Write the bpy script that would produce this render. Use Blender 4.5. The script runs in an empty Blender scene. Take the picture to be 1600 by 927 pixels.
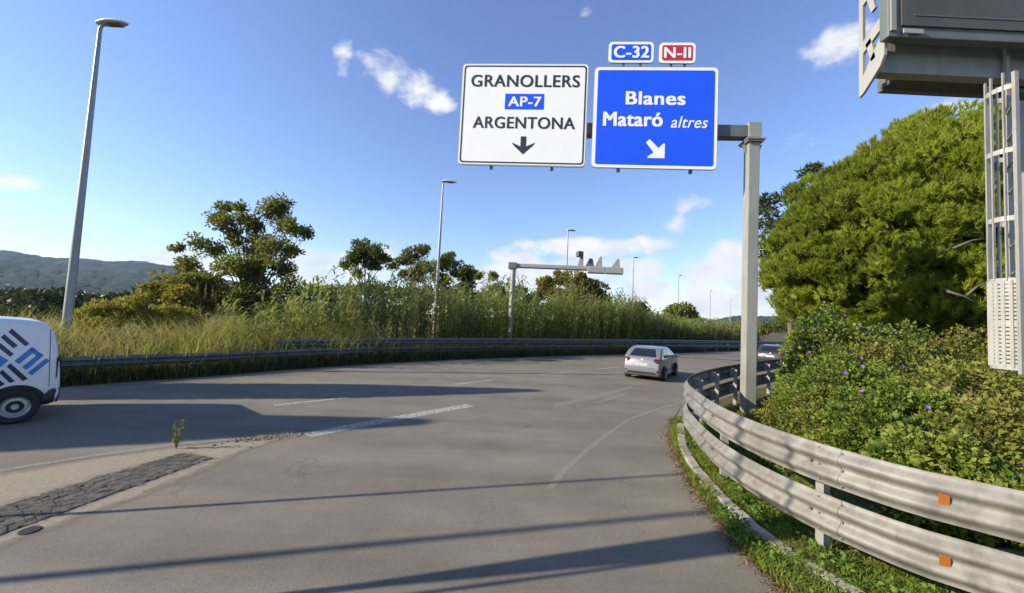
import bpy, bmesh, math, random
import numpy as np
from mathutils import Vector, Matrix, geometry
from mathutils.bvhtree import BVHTree

random.seed(7); rng = np.random.default_rng(7)
R = math.radians
SC = bpy.context.scene
COL = SC.collection

# ------------------------------------------------------------------ camera
F, PW, PH = 610.0, 1600.0, 927.0
PITCH, ROLL, CAMH = math.atan(34 / F), R(2.8), 2.5
_fw = Vector((0, math.cos(PITCH), math.sin(PITCH)))
_r0 = Vector((1, 0, 0)); _u0 = Vector((0, -math.sin(PITCH), math.cos(PITCH)))
CR = _r0 * math.cos(ROLL) + _u0 * math.sin(ROLL)
CU = _u0 * math.cos(ROLL) - _r0 * math.sin(ROLL)
CAM = Vector((0, 0, CAMH))
cd = bpy.data.cameras.new('camera'); cam = bpy.data.objects.new('camera', cd); COL.objects.link(cam)
cd.sensor_width = 36; cd.sensor_fit = 'HORIZONTAL'; cd.lens = 36 * F / PW
cd.clip_start = 0.05; cd.clip_end = 20000
m = Matrix.Identity(4)
for i in range(3):
    m[i][0] = CR[i]; m[i][1] = CU[i]; m[i][2] = -_fw[i]; m[i][3] = CAM[i]
cam.matrix_world = m
SC.camera = cam

def ray(px, py): return _fw * F + CR * (px - PW / 2) - CU * (py - PH / 2)
def G(px, py, z=0.0):                       # where a sight line meets the level z
    d = ray(px, py); t = (z - CAMH) / d.z; return CAM + d * t
def PY(px, py, Y):                          # where a sight line meets the distance Y
    d = ray(px, py); return CAM + d * (Y / d.y)

# ------------------------------------------------------------------ sun, sky, exposure
SUN_EL, SUN_AZ = R(25), R(15)               # sun to the left, a little behind the camera
SD = Vector((math.cos(SUN_AZ), math.sin(SUN_AZ), 0))      # direction the shadows run on the ground
sl = bpy.data.lights.new('sun', 'SUN'); sl.energy = 5.0; sl.angle = R(0.53); sl.color = (1.0, 0.88, 0.70)
so = bpy.data.objects.new('sun', sl); COL.objects.link(so)
so.rotation_euler = Vector((SD.x * math.cos(SUN_EL), SD.y * math.cos(SUN_EL), -math.sin(SUN_EL))).to_track_quat('-Z', 'Y').to_euler()
so.location = (-40, -10, 30)
SC.view_settings.view_transform = 'Standard'; SC.view_settings.look = 'None'
SC.view_settings.exposure = 1.06; SC.view_settings.gamma = 1.0
SC.view_settings.use_curve_mapping = False

W = bpy.data.worlds.new('World'); SC.world = W; W.use_nodes = True
nt = W.node_tree; nt.nodes.clear()
def N(t, **k):
    n = nt.nodes.new(t)
    for a, b in k.items(): setattr(n, a, b)
    return n
def MATH(op, a, b=None, c=None, clamp=False):
    n = N('ShaderNodeMath', operation=op, use_clamp=clamp)
    for i, v in enumerate((a, b, c)):
        if v is None: continue
        if isinstance(v, (int, float)): n.inputs[i].default_value = v
        else: nt.links.new(v, n.inputs[i])
    return n.outputs[0]
sky = N('ShaderNodeTexSky', sky_type='NISHITA', sun_disc=False)
sky.sun_elevation = SUN_EL; sky.sun_rotation = math.atan2(-SD.x, -SD.y)
sky.altitude = 50; sky.air_density = 1.0; sky.dust_density = 0.05; sky.ozone_density = 2.6
tc = N('ShaderNodeTexCoord')
sep = N('ShaderNodeSeparateXYZ'); nt.links.new(tc.outputs['Generated'], sep.inputs[0])
az = MATH('ARCTAN2', sep.outputs[0], sep.outputs[1]); el = MATH('ARCSINE', sep.outputs[2])
CLOUDS = [  # where each cloud stands in the sky (az, el from a sight line), half sizes in degrees, weight
    (530, 98, 1.8, 2.9, .95), (560, 115, 2.4, 1.5, .68), (600, 112, 3.6, 2.4, .62), (575, 104, 2.6, 1.8, .62), (650, 142, 3.4, 2.0, .55), (682, 160, 2.4, 1.6, .55),
    (1318, 72, 3.6, 1.9, .95), (915, 12, 1.5, 1.6, .6), (1085, 318, 3.0, 1.7, .6), (1065, 352, 2.5, 1.6, .62),
    (800, 425, 4.2, 3.2, 1.2), (900, 387, 8.5, 1.6, 1.05), (985, 383, 6.0, 1.4, 1.1), (900, 440, 9.0, 3.6, 1.05),
    (1000, 445, 5.5, 3.8, .98), (1105, 432, 5.0, 2.6, 1.15), (1150, 420, 4.5, 3.4, 1.2), (1130, 475, 9.0, 3.6, 1.2),
    (1195, 465, 5.0, 4.0, 1.1), (30, 395, 6.5, 1.3, .9), (22, 287, 3.5, .9, .55), (262, 403, 3.2, 1.5, 1.0), (500, 420, 5.5, 2.6, .95),
    (610, 400, 4.5, 2.2, .8), (135, 372, 4.0, 1.0, .42), (320, 405, 4.0, 1.8, .85), (560, 430, 6.0, 2.2, .9),
    (1265, 215, 2.5, 1.4, .4), (1485, 183, 3.5, 1.6, .6), (740, 440, 4.0, 2.0, .9)]
mask = None
for px, py, ra, re, wt in CLOUDS:
    d = ray(px, py).normalized()
    a = MATH('DIVIDE', MATH('SUBTRACT', az, math.atan2(d.x, d.y)), R(ra))
    e = MATH('DIVIDE', MATH('SUBTRACT', el, math.asin(d.z)), R(re))
    q = MATH('ADD', MATH('MULTIPLY', a, a), MATH('MULTIPLY', e, e))
    q = MATH('MULTIPLY', MATH('SUBTRACT', 1.0, MATH('MULTIPLY', q, 0.5)), wt)
    mask = q if mask is None else MATH('MAXIMUM', mask, q)
mask = MATH('MAXIMUM', mask, 0.0)
mp = N('ShaderNodeMapping'); mp.inputs['Scale'].default_value = (1, 1, 1.7)
nt.links.new(tc.outputs['Generated'], mp.inputs[0])
nz = N('ShaderNodeTexNoise'); nz.inputs['Scale'].default_value = 9.0; nz.inputs['Detail'].default_value = 9; nz.inputs['Roughness'].default_value = .58
nz.inputs['Distortion'].default_value = .35
nt.links.new(mp.outputs[0], nz.inputs['Vector'])
dens = MATH('ADD', MATH('MULTIPLY', mask, 1.0), MATH('MULTIPLY', MATH('SUBTRACT', nz.outputs[0], .5), 2.5))
mr = N('ShaderNodeMapRange', interpolation_type='SMOOTHSTEP')
mr.inputs['From Min'].default_value = .36; mr.inputs['From Max'].default_value = 1.0
nt.links.new(dens, mr.inputs['Value'])
cov = MATH('MULTIPLY', MATH('MULTIPLY', mr.outputs[0], MATH('GREATER_THAN', mask, .001)), .94)
nz2 = N('ShaderNodeTexNoise'); nz2.inputs['Scale'].default_value = 14; nz2.inputs['Detail'].default_value = 5
nt.links.new(mp.outputs[0], nz2.inputs['Vector'])
cr = N('ShaderNodeValToRGB'); nt.links.new(nz2.outputs[0], cr.inputs[0])
cr.color_ramp.elements[0].position = .3; cr.color_ramp.elements[0].color = (.74, .77, .82, 1)
cr.color_ramp.elements[1].position = .58; cr.color_ramp.elements[1].color = (1.0, .96, .90, 1)
bg1 = N('ShaderNodeBackground'); bg1.inputs[1].default_value = 0.116
hs_ = N('ShaderNodeHueSaturation'); hs_.inputs['Saturation'].default_value = 1.06; hs_.inputs['Hue'].default_value = .514; nt.links.new(sky.outputs[0], hs_.inputs['Color']); nt.links.new(hs_.outputs[0], bg1.inputs[0])
bg2 = N('ShaderNodeBackground'); bg2.inputs[1].default_value = 0.56
nt.links.new(cr.outputs[0], bg2.inputs[0])
mx = N('ShaderNodeMixShader'); nt.links.new(cov, mx.inputs[0]); nt.links.new(bg1.outputs[0], mx.inputs[1]); nt.links.new(bg2.outputs[0], mx.inputs[2])
wo = N('ShaderNodeOutputWorld'); nt.links.new(mx.outputs[0], wo.inputs[0])

# ------------------------------------------------------------------ materials
def mat_base(name):
    mt = bpy.data.materials.new(name); mt.use_nodes = True
    t = mt.node_tree; b = t.nodes['Principled BSDF']
    return mt, t, b
def mat(name, col, rough=.6, metal=0.0, var=.12, scale=6.0, bump=0.0, bscale=60.0, spec=.5, coat=0.0):
    """surface with a mottled base colour and, optionally, a fine bump"""
    mt, t, b = mat_base(name)
    b.inputs['Roughness'].default_value = rough; b.inputs['Metallic'].default_value = metal
    b.inputs['Specular IOR Level'].default_value = spec; b.inputs['Coat Weight'].default_value = coat
    c = t.nodes.new('ShaderNodeTexCoord')
    n = t.nodes.new('ShaderNodeTexNoise'); n.inputs['Scale'].default_value = scale; n.inputs['Detail'].default_value = 6
    t.links.new(c.outputs['Object'], n.inputs['Vector'])
    r = t.nodes.new('ShaderNodeValToRGB'); t.links.new(n.outputs[0], r.inputs[0])
    r.color_ramp.elements[0].position = .3; r.color_ramp.elements[1].position = .7
    r.color_ramp.elements[0].color = tuple(x * (1 - var) for x in col) + (1,)
    r.color_ramp.elements[1].color = tuple(min(1, x * (1 + var)) for x in col) + (1,)
    t.links.new(r.outputs[0], b.inputs['Base Color'])
    if bump:
        n2 = t.nodes.new('ShaderNodeTexNoise'); n2.inputs['Scale'].default_value = bscale; n2.inputs['Detail'].default_value = 4
        t.links.new(c.outputs['Object'], n2.inputs['Vector'])
        bp = t.nodes.new('ShaderNodeBump'); bp.inputs['Strength'].default_value = bump; bp.inputs['Distance'].default_value = .01
        t.links.new(n2.outputs[0], bp.inputs['Height']); t.links.new(bp.outputs[0], b.inputs['Normal'])
    return mt
def leaf_mat(name, cols, trans=.3, rough=.55, spec=.3, patch=None):
    """cols: ramp along each leaf's own tint"""
    mt, t, b = mat_base(name)
    at = t.nodes.new('ShaderNodeAttribute'); at.attribute_name = 'tint'
    r = t.nodes.new('ShaderNodeValToRGB'); t.links.new(at.outputs['Fac'], r.inputs[0])
    el_ = r.color_ramp.elements
    while len(el_) < len(cols): el_.new(.5)
    for i, c in enumerate(cols):
        el_[i].position = i / (len(cols) - 1); el_[i].color = tuple(c) + (1,)
    src = r.outputs[0]
    if patch:
        c = t.nodes.new('ShaderNodeTexCoord'); n = t.nodes.new('ShaderNodeTexNoise')
        n.inputs['Scale'].default_value = patch[1]; n.inputs['Detail'].default_value = 3
        t.links.new(c.outputs['Object'], n.inputs['Vector'])
        rr = t.nodes.new('ShaderNodeMapRange'); rr.inputs['From Min'].default_value = .48; rr.inputs['From Max'].default_value = .66
        rr.inputs['To Max'].default_value = patch[2]
        t.links.new(n.outputs[0], rr.inputs['Value'])
        mm = t.nodes.new('ShaderNodeMix'); mm.data_type = 'RGBA'
        t.links.new(rr.outputs[0], mm.inputs[0]); t.links.new(src, mm.inputs[6]); mm.inputs[7].default_value = tuple(patch[0]) + (1,)
        src = mm.outputs[2]
    t.links.new(src, b.inputs['Base Color'])
    b.inputs['Roughness'].default_value = rough; b.inputs['Specular IOR Level'].default_value = spec
    tr = t.nodes.new('ShaderNodeBsdfTranslucent'); t.links.new(src, tr.inputs[0])
    ms = t.nodes.new('ShaderNodeMixShader'); ms.inputs[0].default_value = trans
    t.links.new(b.outputs[0], ms.inputs[1]); t.links.new(tr.outputs[0], ms.inputs[2])
    t.links.new(ms.outputs[0], t.nodes['Material Output'].inputs[0])
    return mt
def worn_mat(name, col, lo, hi, scale=5.0, rough=.8, edge=False):
    """worn paint or dust: covers only where the noise (and the distance from its edge) says so"""
    mt, t, b = mat_base(name)
    c = t.nodes.new('ShaderNodeTexCoord')
    n = t.nodes.new('ShaderNodeTexNoise'); n.inputs['Scale'].default_value = scale; n.inputs['Detail'].default_value = 9; n.inputs['Roughness'].default_value = .7
    t.links.new(c.outputs['Object'], n.inputs['Vector'])
    v = n.outputs[0]
    if edge:
        at = t.nodes.new('ShaderNodeAttribute'); at.attribute_name = 'edge'
        ad = t.nodes.new('ShaderNodeMath'); ad.operation = 'ADD'; t.links.new(v, ad.inputs[0]); t.links.new(at.outputs['Fac'], ad.inputs[1]); v = ad.outputs[0]
    r = t.nodes.new('ShaderNodeMapRange'); r.inputs['From Min'].default_value = lo; r.inputs['From Max'].default_value = hi
    t.links.new(v, r.inputs['Value'])
    n2 = t.nodes.new('ShaderNodeTexNoise'); n2.inputs['Scale'].default_value = 40; n2.inputs['Detail'].default_value = 6
    t.links.new(c.outputs['Object'], n2.inputs['Vector'])
    cr = t.nodes.new('ShaderNodeValToRGB'); t.links.new(n2.outputs[0], cr.inputs[0])
    cr.color_ramp.elements[0].position = .3; cr.color_ramp.elements[1].position = .7
    cr.color_ramp.elements[0].color = tuple(x * .72 for x in col) + (1,); cr.color_ramp.elements[1].color = tuple(x * 1.12 for x in col) + (1,)
    t.links.new(cr.outputs[0], b.inputs['Base Color']); b.inputs['Roughness'].default_value = rough
    t.links.new(r.outputs[0], b.inputs['Alpha'])
    return mt

def asphalt_mat():
    mt, t, b = mat_base('asphalt')
    c = t.nodes.new('ShaderNodeTexCoord')
    def noise(sc, det=6, rgh=.6, vec=None):
        n = t.nodes.new('ShaderNodeTexNoise'); n.inputs['Scale'].default_value = sc; n.inputs['Detail'].default_value = det; n.inputs['Roughness'].default_value = rgh
        t.links.new(vec or c.outputs['Object'], n.inputs['Vector']); return n.outputs[0]
    grain = noise(70, 4, .75); mid = noise(1.1, 7); big = noise(.18, 4)
    mpn = t.nodes.new('ShaderNodeMapping'); mpn.inputs['Rotation'].default_value = (0, 0, R(-62)); mpn.inputs['Scale'].default_value = (.06, .8, 1)
    t.links.new(c.outputs['Object'], mpn.inputs[0]); streak = noise(1.0, 5, .6, mpn.outputs[0])
    r1 = t.nodes.new('ShaderNodeValToRGB'); t.links.new(grain, r1.inputs[0])
    r1.color_ramp.elements[0].position = .28; r1.color_ramp.elements[0].color = (.097, .088, .069, 1)
    r1.color_ramp.elements[1].position = .74; r1.color_ramp.elements[1].color = (.236, .21, .162, 1)
    def mul(src, fac, lo, hi):
        rr = t.nodes.new('ShaderNodeMapRange'); rr.inputs['From Min'].default_value = .3; rr.inputs['From Max'].default_value = .7
        rr.inputs['To Min'].default_value = lo; rr.inputs['To Max'].default_value = hi; t.links.new(fac, rr.inputs['Value'])
        v = t.nodes.new('ShaderNodeVectorMath'); v.operation = 'SCALE'; t.links.new(src, v.inputs[0]); t.links.new(rr.outputs[0], v.inputs['Scale']); return v.outputs[0]
    s = mul(r1.outputs[0], mid, .86, 1.12); s = mul(s, big, .88, 1.12); s = mul(s, streak, .78, 1.16)
    wv = t.nodes.new('ShaderNodeTexNoise'); wv.inputs['Scale'].default_value = 1.6; wv.inputs['Detail'].default_value = 6; t.links.new(c.outputs['Object'], wv.inputs['Vector'])
    wa = t.nodes.new('ShaderNodeVectorMath'); wa.operation = 'SCALE'; wa.inputs['Scale'].default_value = 1.1; t.links.new(wv.outputs['Color'], wa.inputs[0])
    wb = t.nodes.new('ShaderNodeVectorMath'); wb.operation = 'ADD'; t.links.new(c.outputs['Object'], wb.inputs[0]); t.links.new(wa.outputs[0], wb.inputs[1])
    vo_ = t.nodes.new('ShaderNodeTexVoronoi'); vo_.feature = 'DISTANCE_TO_EDGE'; vo_.inputs['Scale'].default_value = .33; t.links.new(wb.outputs[0], vo_.inputs['Vector'])
    ck = t.nodes.new('ShaderNodeMapRange'); ck.inputs['From Min'].default_value = .0; ck.inputs['From Max'].default_value = .006; ck.inputs['To Min'].default_value = .62; ck.inputs['To Max'].default_value = 1.0; t.links.new(vo_.outputs['Distance'], ck.inputs['Value'])
    gate = t.nodes.new('ShaderNodeMapRange'); gate.inputs['From Min'].default_value = .50; gate.inputs['From Max'].default_value = .56; t.links.new(big, gate.inputs['Value'])
    cm = t.nodes.new('ShaderNodeMix'); cm.data_type = 'FLOAT'; t.links.new(gate.outputs[0], cm.inputs[0]); cm.inputs[2].default_value = 1.0; t.links.new(ck.outputs[0], cm.inputs[3])
    cs = t.nodes.new('ShaderNodeVectorMath'); cs.operation = 'SCALE'; t.links.new(s, cs.inputs[0]); t.links.new(cm.outputs[0], cs.inputs['Scale']); s = cs.outputs[0]
    t.links.new(s, b.inputs['Base Color'])
    b.inputs['Roughness'].default_value = .82; b.inputs['Specular IOR Level'].default_value = .35
    bp = t.nodes.new('ShaderNodeBump'); bp.inputs['Strength'].default_value = .35; bp.inputs['Distance'].default_value = .006
    t.links.new(grain, bp.inputs['Height']); t.links.new(bp.outputs[0], b.inputs['Normal'])
    return mt

def ground_mat(name, cols, sc=.7):
    mt, t, b = mat_base(name)
    c = t.nodes.new('ShaderNodeTexCoord')
    n = t.nodes.new('ShaderNodeTexNoise'); n.inputs['Scale'].default_value = sc; n.inputs['Detail'].default_value = 10; n.inputs['Roughness'].default_value = .65
    t.links.new(c.outputs['Object'], n.inputs['Vector'])
    r = t.nodes.new('ShaderNodeValToRGB'); t.links.new(n.outputs[0], r.inputs[0])
    e = r.color_ramp.elements
    while len(e) < len(cols): e.new(.5)
    for i, k in enumerate(cols): e[i].position = .3 + .4 * i / (len(cols) - 1); e[i].color = tuple(k) + (1,)
    t.links.new(r.outputs[0], b.inputs['Base Color']); b.inputs['Roughness'].default_value = .95; b.inputs['Specular IOR Level'].default_value = .1
    return mt

M = dict(
    asphalt=asphalt_mat(),
    ground=ground_mat('soil', [(.05, .05, .022), (.10, .085, .04), (.07, .085, .025)]),
    hill=ground_mat('wooded_slope', [(.010, .020, .010), (.022, .038, .016), (.06, .07, .04)], .012),
    concrete=mat('weathered_concrete', (.27, .245, .19), .9, 0, .3, 3, .4, 40),
    stone=mat('dark_blocks', (.032, .036, .036), .85, 0, .6, 6, .5, 30),  # dark, mottled tone of the strip across the gore
    gravelm=mat('loose_gravel', (.20, .165, .12), .95, 0, .35, 8, .4, 60),
    steel=mat('galvanised_steel', (.27, .27, .25), .5, .25, .13, 3.5, .06, 30),
    steel_dark=mat('weathered_shaded_steel', (.12, .135, .13), .55, .3, .2, 2.5),  # dark tone; on the far guardrails it stands in for their shade
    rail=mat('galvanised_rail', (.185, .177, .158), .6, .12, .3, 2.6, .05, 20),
    post=mat('painted_post', (.26, .265, .235), .5, .15, .12, 1.3),
    lamp=mat('lamp_paint', (.27, .285, .285), .45, .25, .08, 1.5),
    lamphead=mat('lamp_housing', (.55, .55, .52), .45, .1, .06),
    lampglass=mat('lamp_glass', (.12, .12, .12), .25),
    black=mat('black_rubber', (.012, .012, .013), .7, 0, .2),
    darkplastic=mat('dark_plastic', (.03, .032, .034), .5, 0, .2),
    white=mat('white_sheet', (.80, .80, .79), .42, 0, .02, 2),
    whitepaint=mat('white_enamel', (.29, .288, .27), .4, 0, .05, 3),
    alu=mat('aluminium_edge', (.45, .46, .47), .4, .5, .08),
    sign_blue=mat('sign_blue', (.008, .085, .80), .42, 0, .03, 2),
    sign_red=mat('sign_red', (.50, .02, .035), .42, 0, .03, 2),
    sign_black=mat('sign_black', (.025, .027, .035), .5, 0, .05),
    display=mat('display_face', (.055, .057, .058), .6, 0, .12, 1.6),
    grate=mat('walkway_grate', (.07, .07, .055), .8, .2, .4, 25),
    orange=mat('orange_reflector', (.27, .085, .012), .35, 0, .1),
    silver=mat('silver_paint', (.235, .24, .245), .28, .5, .03, 2, coat=.4),
    carblack=mat('dark_paint', (.03, .032, .036), .25, .2, .1, 2, coat=.5),
    vanwhite=mat('van_white', (.70, .70, .70), .3, 0, .03, 2, coat=.3),
    glass=mat('tinted_glass', (.012, .014, .018), .08, 0, .2, spec=.6),
    tail=mat('tail_lamp', (.07, .008, .010), .2, 0, .15),
    plate=mat('number_plate', (.30, .30, .28), .45),
    rim=mat('alloy_rim', (.42, .43, .44), .35, .6, .08),
    navy=mat('navy_film', (.012, .016, .07), .35), sky=mat('sky_blue_film', (.03, .17, .52), .35, 0, .1, 5),
    bark=mat('bark', (.10, .075, .05), .95, 0, .35, 9, .5, 25),
    barkgrey=mat('grey_bark', (.085, .078, .06), .95, 0, .3, 9, .5, 25),
    wall=mat('lime_wall', (.72, .69, .63), .9), roof=mat('clay_roof', (.26, .18, .14), .9),
    paint=worn_mat('worn_road_paint', (.46, .445, .40), .27, .66, 16),
    paint_faint=worn_mat('faded_road_paint', (.36, .345, .31), .30, .92, 30),
    dust=worn_mat('verge_dust', (.25, .212, .155), .62, 1.05, 2.2, .95, True),
    joint=worn_mat('joint_seal', (.05, .05, .05), .38, .6, 4),
)
def grime(mt, col, lo, hi, amt):
    t = mt.node_tree; b = t.nodes['Principled BSDF']; src = b.inputs['Base Color'].links[0].from_socket
    c = t.nodes.new('ShaderNodeTexCoord'); mp_ = t.nodes.new('ShaderNodeMapping'); mp_.inputs['Scale'].default_value = (6, 6, 1.2); t.links.new(c.outputs['Object'], mp_.inputs[0])
    n = t.nodes.new('ShaderNodeTexNoise'); n.inputs['Scale'].default_value = 1.0; n.inputs['Detail'].default_value = 8; n.inputs['Roughness'].default_value = .7; t.links.new(mp_.outputs[0], n.inputs['Vector'])
    r = t.nodes.new('ShaderNodeMapRange'); r.inputs['From Min'].default_value = lo; r.inputs['From Max'].default_value = hi; r.inputs['To Max'].default_value = amt; t.links.new(n.outputs[0], r.inputs['Value'])
    x = t.nodes.new('ShaderNodeMix'); x.data_type = 'RGBA'; t.links.new(r.outputs[0], x.inputs[0]); t.links.new(src, x.inputs[6]); x.inputs[7].default_value = tuple(col) + (1,); t.links.new(x.outputs[2], b.inputs['Base Color'])
grime(M['rail'], (.085, .068, .048), .46, .72, .75)
grime(M['post'], (.15, .135, .10), .5, .75, .5); grime(M['steel'], (.13, .11, .08), .5, .75, .5); grime(M['whitepaint'], (.16, .14, .10), .5, .75, .4); grime(M['display'], (.09, .085, .075), .45, .75, .5)
L = dict(
    pine=leaf_mat('pine_needles', [(.10, .135, .013), (.265, .335, .03), (.41, .45, .055)], .55, .5, .25, ((.20, .13, .05), 1.1, .25)),
    pine_dark=leaf_mat('dark_needles', [(.018, .035, .010), (.04, .065, .014), (.07, .095, .02)], .2),
    vine=leaf_mat('vine_leaves', [(.05, .095, .014), (.145, .21, .028), (.26, .295, .052)], .45, .5, .3, ((.15, .125, .045), .9, .55)),
    bramble=leaf_mat('bramble_leaves', [(.07, .095, .018), (.185, .215, .032), (.29, .275, .06)], .45, .55, .25, ((.19, .12, .055), 1.3, .5)),
    flower=leaf_mat('violet_petals', [(.16, .06, .36), (.26, .12, .50)], .3),
    grass=leaf_mat('green_grass', [(.07, .12, .012), (.16, .23, .025), (.26, .27, .06)], .42, .6, .2, ((.19, .15, .06), 1.2, .45)),
    weeds=leaf_mat('verge_weeds', [(.08, .15, .018), (.15, .24, .035)], .4),
    brown=leaf_mat('dry_litter', [(.10, .05, .022), (.19, .12, .05), (.16, .16, .04)], .15),
    dry=leaf_mat('dry_grass', [(.23, .185, .065), (.36, .31, .11), (.30, .30, .06)], .5, .7, .15, ((.22, .25, .05), .5, .95)),
    reed=leaf_mat('reed_leaves', [(.14, .19, .035), (.27, .32, .07), (.36, .37, .13)], .5, .5, .3, ((.19, .15, .07), .25, .6)),
    plume=leaf_mat('reed_plumes', [(.30, .22, .13), (.40, .31, .20)], .3),
    treeA=leaf_mat('tree_leaves', [(.07, .09, .013), (.16, .19, .03), (.25, .25, .055)], .5, .55, .25, ((.15, .115, .035), .5, .45)),
    treeB=leaf_mat('umbrella_needles', [(.045, .07, .016), (.10, .135, .026), (.16, .19, .04)], .4),
    ochre=leaf_mat('ochre_leaves', [(.12, .12, .02), (.23, .215, .035), (.32, .26, .05)], .5, .55, .25, ((.06, .09, .022), .5, .6)),
    weeds_shaded=leaf_mat('shaded_weeds', [(.03, .045, .012), (.06, .09, .02), (.10, .11, .03)], .3),  # green darkened to put the far guardrail's shade into the blades
    yellow=leaf_mat('yellow_leaves', [(.14, .13, .02), (.28, .26, .04), (.38, .33, .07)], .42, .6, .2),
    shrub=leaf_mat('shrub_leaves', [(.08, .11, .02), (.18, .22, .035), (.28, .28, .06)], .5, .55, .25, ((.12, .15, .03), .12, .5)),
    hedge=leaf_mat('dark_hedge', [(.015, .03, .010), (.04, .06, .016), (.07, .09, .025)], .2),
)

# ------------------------------------------------------------------ helpers
def link(o, parent=None):
    COL.objects.link(o)
    if parent: o.parent = parent
    return o
def tag(o, label=None, cat=None, group=None, kind=None):
    for k, v in (('label', label), ('category', cat), ('group', group), ('kind', kind)):
        if v: o[k] = v
    return o
def empty(name, loc, rz=0.0):
    o = bpy.data.objects.new(name, None); o.empty_display_size = .2; COL.objects.link(o)
    o.location = loc; o.rotation_euler = (0, 0, rz); return o
class MB:
    """collects shapes into ONE mesh object"""
    def __init__(s): s.v = []; s.f = []
    def add(s, vs, fs):
        k = len(s.v); s.v += [tuple(v) for v in vs]; s.f += [tuple(i + k for i in f) for f in fs]; return s
    def box(s, c, d, rz=0.0, b=0.0):
        bm = bmesh.new(); bmesh.ops.create_cube(bm, size=1)
        for v in bm.verts: v.co = Vector((v.co.x * d[0], v.co.y * d[1], v.co.z * d[2]))
        if b: bmesh.ops.bevel(bm, geom=bm.edges[:], offset=b, segments=2, affect='EDGES', profile=.6)
        mt = Matrix.Translation(c) @ Matrix.Rotation(rz, 4, 'Z')
        bm.verts.index_update()
        s.add([mt @ v.co for v in bm.verts], [[v.index for v in f.verts] for f in bm.faces]); bm.free(); return s
    def tube(s, pts, rad, n=8, caps=True):
        pts = [Vector(p) for p in pts]
        if not hasattr(rad, '__len__'): rad = [rad] * len(pts)
        vs, fs = [], []
        prev = None
        for i, p in enumerate(pts):
            d = (pts[min(i + 1, len(pts) - 1)] - pts[max(i - 1, 0)]).normalized()
            a = prev - d * prev.dot(d) if prev is not None else (Vector((1, 0, 0)) if abs(d.x) < .9 else Vector((0, 1, 0))).cross(d)
            a.normalize(); prev = a; b = d.cross(a)
            for k in range(n):
                t = 2 * math.pi * k / n; vs.append(p + (a * math.cos(t) + b * math.sin(t)) * rad[i])
        for i in range(len(pts) - 1):
            for k in range(n): fs.append((i * n + k, i * n + (k + 1) % n, (i + 1) * n + (k + 1) % n, (i + 1) * n + k))
        if caps: fs.append(tuple(range(n))[::-1]); fs.append(tuple(range((len(pts) - 1) * n, len(pts) * n)))
        return s.add(vs, fs)
    def bar(s, a, b, w, h):
        """square bar from a to b, w across, h tall"""
        a, b = Vector(a), Vector(b); d = (b - a).normalized()
        sd = d.cross(Vector((0, 0, 1)));
        if sd.length < 1e-4: sd = Vector((1, 0, 0))
        sd.normalize(); up = sd.cross(d)
        vs = [p + sd * (x * w / 2) + up * (y * h / 2) for p in (a, b) for x, y in ((-1, -1), (1, -1), (1, 1), (-1, 1))]
        return s.add(vs, [(3, 2, 1, 0), (4, 5, 6, 7), (0, 1, 5, 4), (1, 2, 6, 5), (2, 3, 7, 6), (3, 0, 4, 7)])
    def prism(s, poly, fr):
        """2-D polygon between two levels; fr(u, v, k) -> point, k = 0 / 1"""
        n = len(poly); vs = [fr(u, v, 0) for u, v in poly] + [fr(u, v, 1) for u, v in poly]
        tri = geometry.tessellate_polygon([[Vector((u, v, 0)) for u, v in poly]])
        fs = [t for t in tri] + [tuple(i + n for i in t[::-1]) for t in tri] + [(i, (i + 1) % n, (i + 1) % n + n, i + n) for i in range(n)]
        return s.add(vs, fs)
    def build(s, name, mt, parent=None, smooth=False, angle=None):
        me = bpy.data.meshes.new(name); me.from_pydata(s.v, [], s.f); me.materials.append(mt)
        bm = bmesh.new(); bm.from_mesh(me); bmesh.ops.recalc_face_normals(bm, faces=bm.faces); bm.to_mesh(me); bm.free()
        if smooth: me.polygons.foreach_set('use_smooth', [True] * len(me.polygons))
        me.update()
        if smooth and angle:
            try: me.set_sharp_from_angle(angle=R(angle))
            except Exception: pass
        return link(bpy.data.objects.new(name, me), parent)
def np_mesh(name, V, Fq, mt, tint=None, parent=None, smooth=False, attr='tint'):
    """fast mesh from arrays; Fq (M,k) faces"""
    me = bpy.data.meshes.new(name); V = np.asarray(V, np.float32); Fq = np.asarray(Fq, np.int32); k = Fq.shape[1]
    me.vertices.add(len(V)); me.vertices.foreach_set('co', V.ravel())
    me.loops.add(Fq.size); me.loops.foreach_set('vertex_index', Fq.ravel())
    me.polygons.add(len(Fq)); me.polygons.foreach_set('loop_start', np.arange(0, Fq.size, k, dtype=np.int32))
    if smooth: me.polygons.foreach_set('use_smooth', np.ones(len(Fq), bool))
    if tint is not None:
        a = me.attributes.new(attr, 'FLOAT', 'POINT'); a.data.foreach_set('value', np.asarray(tint, np.float32))
    me.materials.append(mt); me.update(calc_edges=True); me.validate()
    return link(bpy.data.objects.new(name, me), parent)
def unit(a): return a / np.maximum(np.linalg.norm(a, axis=1, keepdims=True), 1e-9)
def leaves(P, D, Ln, Wd, tint, fold=.25):
    """pointed, folded leaves: P base, D axis; returns V, F, T"""
    n = len(P); D = unit(D); rnd = rng.normal(size=(n, 3)); S = unit(np.cross(D, rnd)); Nn = np.cross(S, D)
    Ln = np.broadcast_to(Ln, n)[:, None]; Wd = np.broadcast_to(Wd, n)[:, None]
    mid = P + D * Ln * .42
    V = np.stack([P, mid + S * Wd * .5 + Nn * Wd * fold, P + D * Ln - Nn * Ln * .12, mid - S * Wd * .5 + Nn * Wd * fold], 1).reshape(-1, 3)
    f = np.arange(n)[:, None] * 4
    Fc = np.concatenate([f + [0, 1, 2], f + [0, 2, 3]], 0)
    return V, Fc, np.repeat(tint, 4)
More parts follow.
